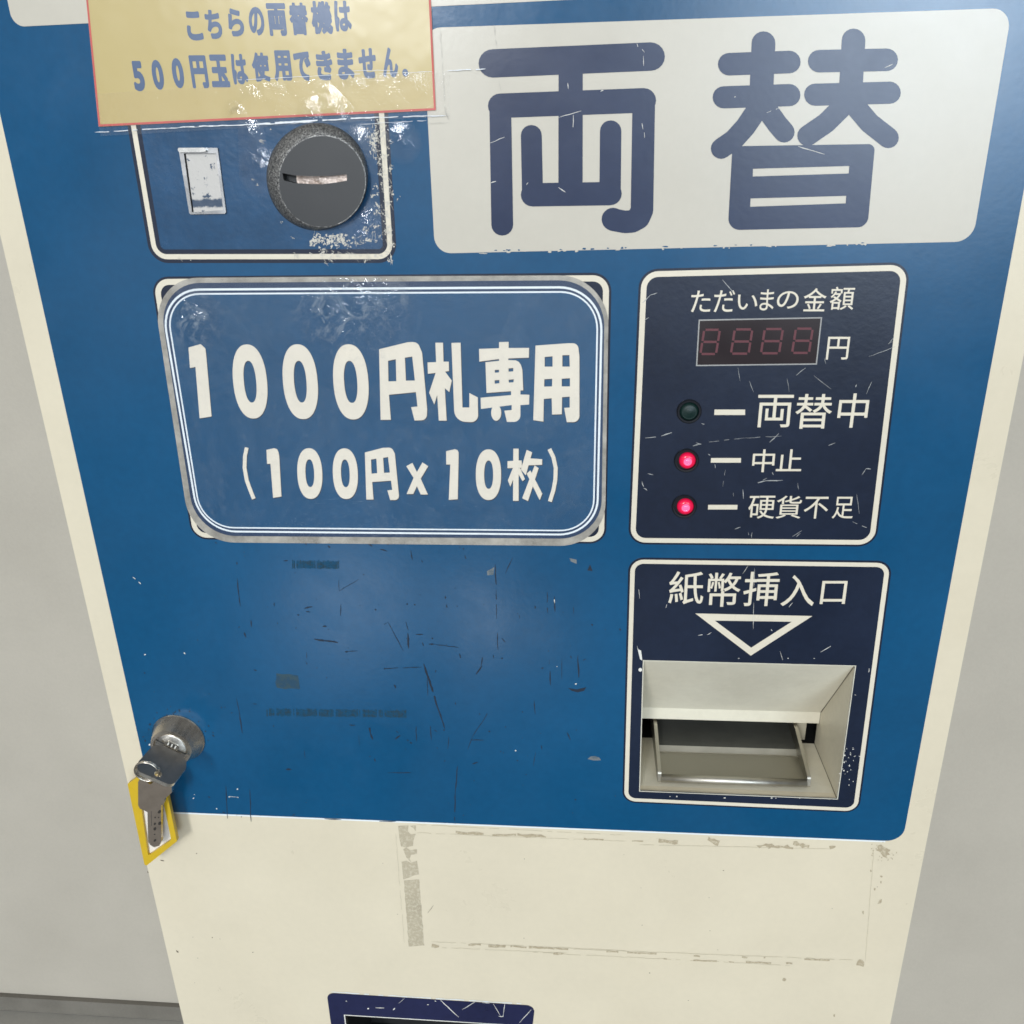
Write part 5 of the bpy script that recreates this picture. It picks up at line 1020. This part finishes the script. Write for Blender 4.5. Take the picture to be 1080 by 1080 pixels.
# (専 body and tail touch: keep their shadow/lettering sheets a hair apart by depth)
main = [s for i, s in enumerate(shapes) if i not in (8,)]
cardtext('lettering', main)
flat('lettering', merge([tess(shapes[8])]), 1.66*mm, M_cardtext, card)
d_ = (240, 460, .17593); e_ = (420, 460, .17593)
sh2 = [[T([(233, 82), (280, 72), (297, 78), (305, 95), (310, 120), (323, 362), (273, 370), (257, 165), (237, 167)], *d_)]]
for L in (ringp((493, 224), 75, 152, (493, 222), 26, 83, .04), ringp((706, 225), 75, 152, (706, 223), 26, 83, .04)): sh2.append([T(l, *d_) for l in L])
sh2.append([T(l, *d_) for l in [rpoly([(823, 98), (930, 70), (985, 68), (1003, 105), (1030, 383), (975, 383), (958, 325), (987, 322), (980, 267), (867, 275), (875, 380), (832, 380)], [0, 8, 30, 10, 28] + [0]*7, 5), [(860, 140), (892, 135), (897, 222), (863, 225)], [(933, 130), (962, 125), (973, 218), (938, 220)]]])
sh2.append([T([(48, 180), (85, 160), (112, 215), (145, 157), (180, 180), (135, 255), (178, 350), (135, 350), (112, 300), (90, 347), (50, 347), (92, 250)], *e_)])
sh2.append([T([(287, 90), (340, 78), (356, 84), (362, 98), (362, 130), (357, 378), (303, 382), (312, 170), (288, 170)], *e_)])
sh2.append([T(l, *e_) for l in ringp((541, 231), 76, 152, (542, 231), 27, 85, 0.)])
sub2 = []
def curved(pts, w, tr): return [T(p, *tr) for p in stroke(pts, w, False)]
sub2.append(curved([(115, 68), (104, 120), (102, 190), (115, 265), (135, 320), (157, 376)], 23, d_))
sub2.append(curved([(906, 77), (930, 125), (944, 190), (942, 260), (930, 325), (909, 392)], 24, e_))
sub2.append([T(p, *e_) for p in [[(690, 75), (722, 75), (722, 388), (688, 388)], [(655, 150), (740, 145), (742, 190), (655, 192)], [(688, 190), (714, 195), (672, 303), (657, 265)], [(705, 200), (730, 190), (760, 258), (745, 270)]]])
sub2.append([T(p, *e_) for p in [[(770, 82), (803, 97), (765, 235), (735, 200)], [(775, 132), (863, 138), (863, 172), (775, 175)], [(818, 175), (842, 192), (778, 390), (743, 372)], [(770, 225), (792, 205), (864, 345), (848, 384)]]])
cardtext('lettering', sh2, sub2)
hot = [(U(378, 318), .030), (U(352, 330), .02), (U(205, 335), .016), (U(392, 300), .012)]
N = NT('laminate_film')
h1 = N.noise(42, 4, .6, dist=.6); h2 = N.noise(260, 3, .6, dist=1.0)
nr = N.near(hot, (cc_.x, -1*mm, cc_.y))
hh = N.math('ADD', N.math('ADD', N.math('MULTIPLY', h1, .7), N.math('MULTIPLY', h2, .2)), N.math('MULTIPLY', nr, .9))
nb = N.bump(hh, N.math('ADD', N.math('MULTIPLY', nr, 1.2), .25), .002)
fr = N.n('ShaderNodeFresnel'); fr.inputs['IOR'].default_value = 1.5; N.l(nb, fr.inputs['Normal'])
g = N.n('ShaderNodeBsdfGlossy'); g.inputs['Roughness'].default_value = .04; N.l(nb, g.inputs['Normal'])
tr0 = N.n('ShaderNodeBsdfTransparent'); df = N.n('ShaderNodeBsdfDiffuse'); df.inputs[0].default_value = c4(.55, .60, .64)
c1 = N.ramp(N.noise(26, 6, .66, dist=1.6), .48, .56); c2 = N.ramp(N.noise(70, 5, .7, dist=2.2), .50, .62); c3 = N.ramp(N.noise(300, 3, .7), .55, .75)
cl = N.math('ADD', N.math('ADD', N.math('MULTIPLY', c1, .016), N.math('MULTIPLY', c2, .013)), N.math('MULTIPLY', N.math('MULTIPLY', nr, c2), .30))  # last term paints white haze where the film glints
cl = N.math('ADD', cl, N.math('MULTIPLY', N.math('MULTIPLY', c3, c1), .05))
m0 = N.n('ShaderNodeMixShader'); N.l(cl, m0.inputs[0]); N.l(tr0.outputs[0], m0.inputs[1]); N.l(df.outputs[0], m0.inputs[2])
m1 = N.n('ShaderNodeMixShader'); N.l(N.math('MULTIPLY', fr.outputs[0], N.ramp(nr, 0., .3, .62, 1.1)), m1.inputs[0]); N.l(m0.outputs[0], m1.inputs[1]); N.l(g.outputs[0], m1.inputs[2])
M_lam = N.done(m1.outputs[0])
flatw('laminate', tess([rpoly(inset(C0, .4*mm), 21.6*mm, 12)]), 1.8*mm, M_lam, card)

# taped notice ---------------------------------------------------------------
nq = [(78, -130), (447.5, -150), (459.8, 116.3), (104, 133.6)]
N0 = Wl(nq, .9*mm); nc = sum((Vector(p) for p in N0), Vector((0, 0)))/4
note = empty('paper_notice', (nc.x, -.9*mm, nc.y), 'yellow paper notice with slate blue lettering taped over the top left corner', 'notice')
N = NT('notice_paper'); nz = N.noise(22, 4); n2 = N.noise(400, 2)
M_note = N.done(N.bsdf(N.mix(nz, c4(.46, .355, .145), c4(.51, .40, .175)), .25, 0, .6, N.bump(N.noise(30, 3), .25, .0015)))
plate('notice_sheet', N0, [], .65*mm, .9*mm, M_note, note)
M_redl = paint('red_line', (.52, .085, .07), .5, .15)
flatw('border_line', tess([inset(N0, .05*mm), inset(N0, .85*mm)]), .94*mm, M_redl, note)
sI = .15741; sJ = .17593
M_ntext = paint('slate_lettering', (.065, .105, .19), .3, .06)
r1 = Bx(130, 0, sI, [(415, 535, 75, 272), (545, 665, 65, 262), (695, 812, 55, 245), (835, 950, 45, 240)]) + [(281, 303.2, 3.2, 38)] + Bx(290, 0, sJ, [(83, 203, 15, 212), (212, 348, 5, 205), (352, 460, 3, 190)])
flat('lettering', text('こちらの両替機は', r1, .050), .96*mm, M_ntext, note)
r2 = Bx(130, 0, sI, [(55, 147, 408, 612), (185, 277, 400, 603), (320, 412, 388, 592), (443, 572, 370, 592), (575, 712, 365, 585), (720, 837, 360, 567), (857, 985, 350, 548)]) + [(287.3, 308, 53, 85.5)] + Bx(290, 0, sJ, [(110, 220, 308, 487), (243, 350, 303, 482), (370, 477, 292, 478), (498, 610, 288, 470), (640, 740, 283, 465), (762, 800, 412, 460)])
flat('lettering', text('500円玉は使用できません。', r2, .052), .96*mm, M_ntext, note)
# clear packing tape across its foot
tq = [(100, 99), (474, 74.5), (474.5, 122.5), (106, 143.5)]
hotn = [(U(287, 92), .019), (U(270, 103), .012), (U(310, 86), .013), (U(402, 84), .020), (U(378, 90), .012), (U(430, 84), .012), (U(252, 120), .007), (U(355, 119), .012), (U(330, 122), .010)]
M_tape = film('clear_tape', .05, .2, 60, hotn, (nc.x, -.9*mm, nc.y), .0028, .02, (.8, .8, .8), .9, 330)
tw = Wl(tq, 1.1*mm)
flatw('clear_tape', tess([tw]), 1.15*mm, M_tape, note)
sc = []
for a, b, w in [((100, 139.5), (190, 134.5), .8), ((190, 134), (300, 130), 1.2), ((270, 131), (345, 126.5), 2.2), ((345, 126.5), (400, 123.5), 1.6), ((400, 123.8), (470, 121.8), 1.0), ((250, 84.2), (330, 80.5), .5), ((330, 80), (460, 75.2), .5), ((471.5, 74.6), (512, 72.6), 1.1), ((150, 136), (330, 129), .5), ((380, 131), (450, 127), .5), ((371, 74.5), (420, 74), .4)]:
    sc += scratch(a, b, w, rr)
flat('tape_edge', union(sc), 1.2*mm, paint('tape_edge', (.72, .74, .76), .3, .1), note)  # pale strokes paint the highlights along the tape's edges
sc = []
for a, b, w in [((464, 30), (470, 122), .3), ((521, 26), (524, 52), .35), ((526, 84), (528.5, 96), .35), ((470, 118), (473, 126), .8), ((450, 130), (474, 129), .3)]: sc += scratch(a, b, w, rr)
flat('tape_edge', union(sc), 1.22*mm, paint('tape_edge_shade', (.36, .34, .30), .4, .1), note)

# ------------------------------------------------------------------ behind the machine
YW = .0
r_ = ray(165, 1071); t_ = -CAMH/r_.z; YW = CAM.y + r_.y*t_
YW = max(YW, DEPTH+.03)
zsk = None
r2_ = ray(165, 1056.5); t2 = (YW - CAM.y)/r2_.y; zsk = CAMH + r2_.z*t2
print('wall y', YW, 'skirting height', zsk)
zsk = max(.03, zsk)
wall = quad3('wall', [[(-4, YW, 0), (4, YW, 0), (4, YW, 3), (-4, YW, 3)]], paint('grey_wall_paint', (.40, .36, .295), .6, .05, .3, scale=5), None)
structure(wall)
sk = quad3('skirting_board', box(-4, 4, YW-.008, YW-.0005, .001, zsk), paint('grey_skirting', (.16, .145, .12), .5, .15), wall)
fl_ = quad3('floor', [[(-2.5, -.45, 0), (2.5, -.45, 0), (2.5, 1.2, 0), (-2.5, 1.2, 0)]], paint('vinyl_floor', (.36, .34, .30), .35, .1, .1, scale=6), None)
structure(fl_)

# ------------------------------------------------------------------ light
w = bpy.data.worlds.new('World'); scene.world = w; w.use_nodes = True
t = w.node_tree; t.nodes.clear()
def wn(typ, **k):
    x = t.nodes.new(typ)
    for a, b in k.items(): setattr(x, a, b)
    return x
def wm(op, a, b=0., clamp=False):
    x = wn('ShaderNodeMath', operation=op); x.use_clamp = clamp
    for i, v in enumerate((a, b)):
        if isinstance(v, (int, float)): x.inputs[i].default_value = v
        else: t.links.new(v, x.inputs[i])
    return x.outputs[0]
tc = wn('ShaderNodeTexCoord').outputs['Generated']
sep = wn('ShaderNodeSeparateXYZ'); t.links.new(tc, sep.inputs[0])
def lobe(px, py, power, gain):
    r = ray(px, py); v = Vector((r.x, -r.y, r.z)).normalized()
    d = wn('ShaderNodeVectorMath', operation='DOT_PRODUCT'); t.links.new(tc, d.inputs[0]); d.inputs[1].default_value = v
    return wm('MULTIPLY', wm('POWER', wm('MAXIMUM', d.outputs['Value'], 0.), power), gain)
L = [lobe(375, -150, 400, 62), lobe(360, -430, 220, 26), lobe(560, -200, 9, 1.35), lobe(250, 300, 26, 0.3), lobe(374, 640, 480, 2.9), lobe(528, 650, 360, 2.2)]
acc = L[0]
for q in L[1:]: acc = wm('ADD', acc, q)
nzw = wn('ShaderNodeTexNoise'); nzw.inputs['Scale'].default_value = 5.5; nzw.inputs['Detail'].default_value = 6; nzw.inputs['Roughness'].default_value = .65; t.links.new(tc, nzw.inputs['Vector'])
mr = wn('ShaderNodeMapRange'); t.links.new(nzw.outputs['Fac'], mr.inputs[0]); mr.inputs[1].default_value = .38; mr.inputs[2].default_value = .62; mr.inputs[3].default_value = .35; mr.inputs[4].default_value = 1.5
nz2 = wn('ShaderNodeTexNoise'); nz2.inputs['Scale'].default_value = 9; nz2.inputs['Detail'].default_value = 8; nz2.inputs['Roughness'].default_value = .7; nz2.inputs['Distortion'].default_value = .8; t.links.new(tc, nz2.inputs['Vector'])
mr2 = wn('ShaderNodeMapRange'); t.links.new(nz2.outputs['Fac'], mr2.inputs[0]); mr2.inputs[1].default_value = .46; mr2.inputs[2].default_value = .56; mr2.inputs[3].default_value = .35; mr2.inputs[4].default_value = 2.6
acc = wm('ADD', wm('MULTIPLY', acc, mr.outputs[0]), wm('MULTIPLY', mr2.outputs[0], 0.115))
bg = wn('ShaderNodeBackground'); t.links.new(acc, bg.inputs['Strength']); bg.inputs['Color'].default_value = (.92, .96, 1.0, 1)
bg2 = wn('ShaderNodeBackground'); t.links.new(lobe(1010, -40, 60, 14), bg2.inputs['Strength']); bg2.inputs['Color'].default_value = (.72, .86, 1, 1)
ads = wn('ShaderNodeAddShader'); t.links.new(bg.outputs[0], ads.inputs[0]); t.links.new(bg2.outputs[0], ads.inputs[1])
wo_ = wn('ShaderNodeOutputWorld'); t.links.new(ads.outputs[0], wo_.inputs[0])
def area_light(name, loc, target, sx_, sy_, power, col):
    l = bpy.data.lights.new(name, 'AREA'); l.shape = 'RECTANGLE'; l.size = sx_; l.size_y = sy_; l.energy = power; l.color = col
    o = bpy.data.objects.new(name, l); COL.objects.link(o); o.location = loc
    o.rotation_euler = (Vector(target) - Vector(loc)).to_track_quat('-Z', 'Y').to_euler()
area_light('upper_left_lamp', (-1.05, -.85, 1.95), (0, 0, 1.0), 0.6, .3, 1.45, (1, .945, .82))  # main lamp added at the upper left, not a known fixture
area_light('right_fill', (1.3, -2.4, 2.3), (0, 0, 1.2), 1.2, .9, 0.2, (.95, .98, 1))  # weak fill lamp added on the right, its source unseen

for o in scene.objects:
    if o.type == 'MESH' and o.name.split('.')[0] in ('scratches', 'paint_chips', 'edge_chips', 'edge_nicks', 'bare_specks', 'dirt_specks', 'tape_residue', 'tape_ghost', 'tape_outline', 'tape_edge', 'key_dimple'): o['kind'] = 'stuff'
scene.view_settings.view_transform = 'Standard'; scene.view_settings.look = 'None'; scene.view_settings.exposure = 0
scene.cycles.filter_width = 1.6
scene.cycles.max_bounces = 8; scene.cycles.transparent_max_bounces = 12
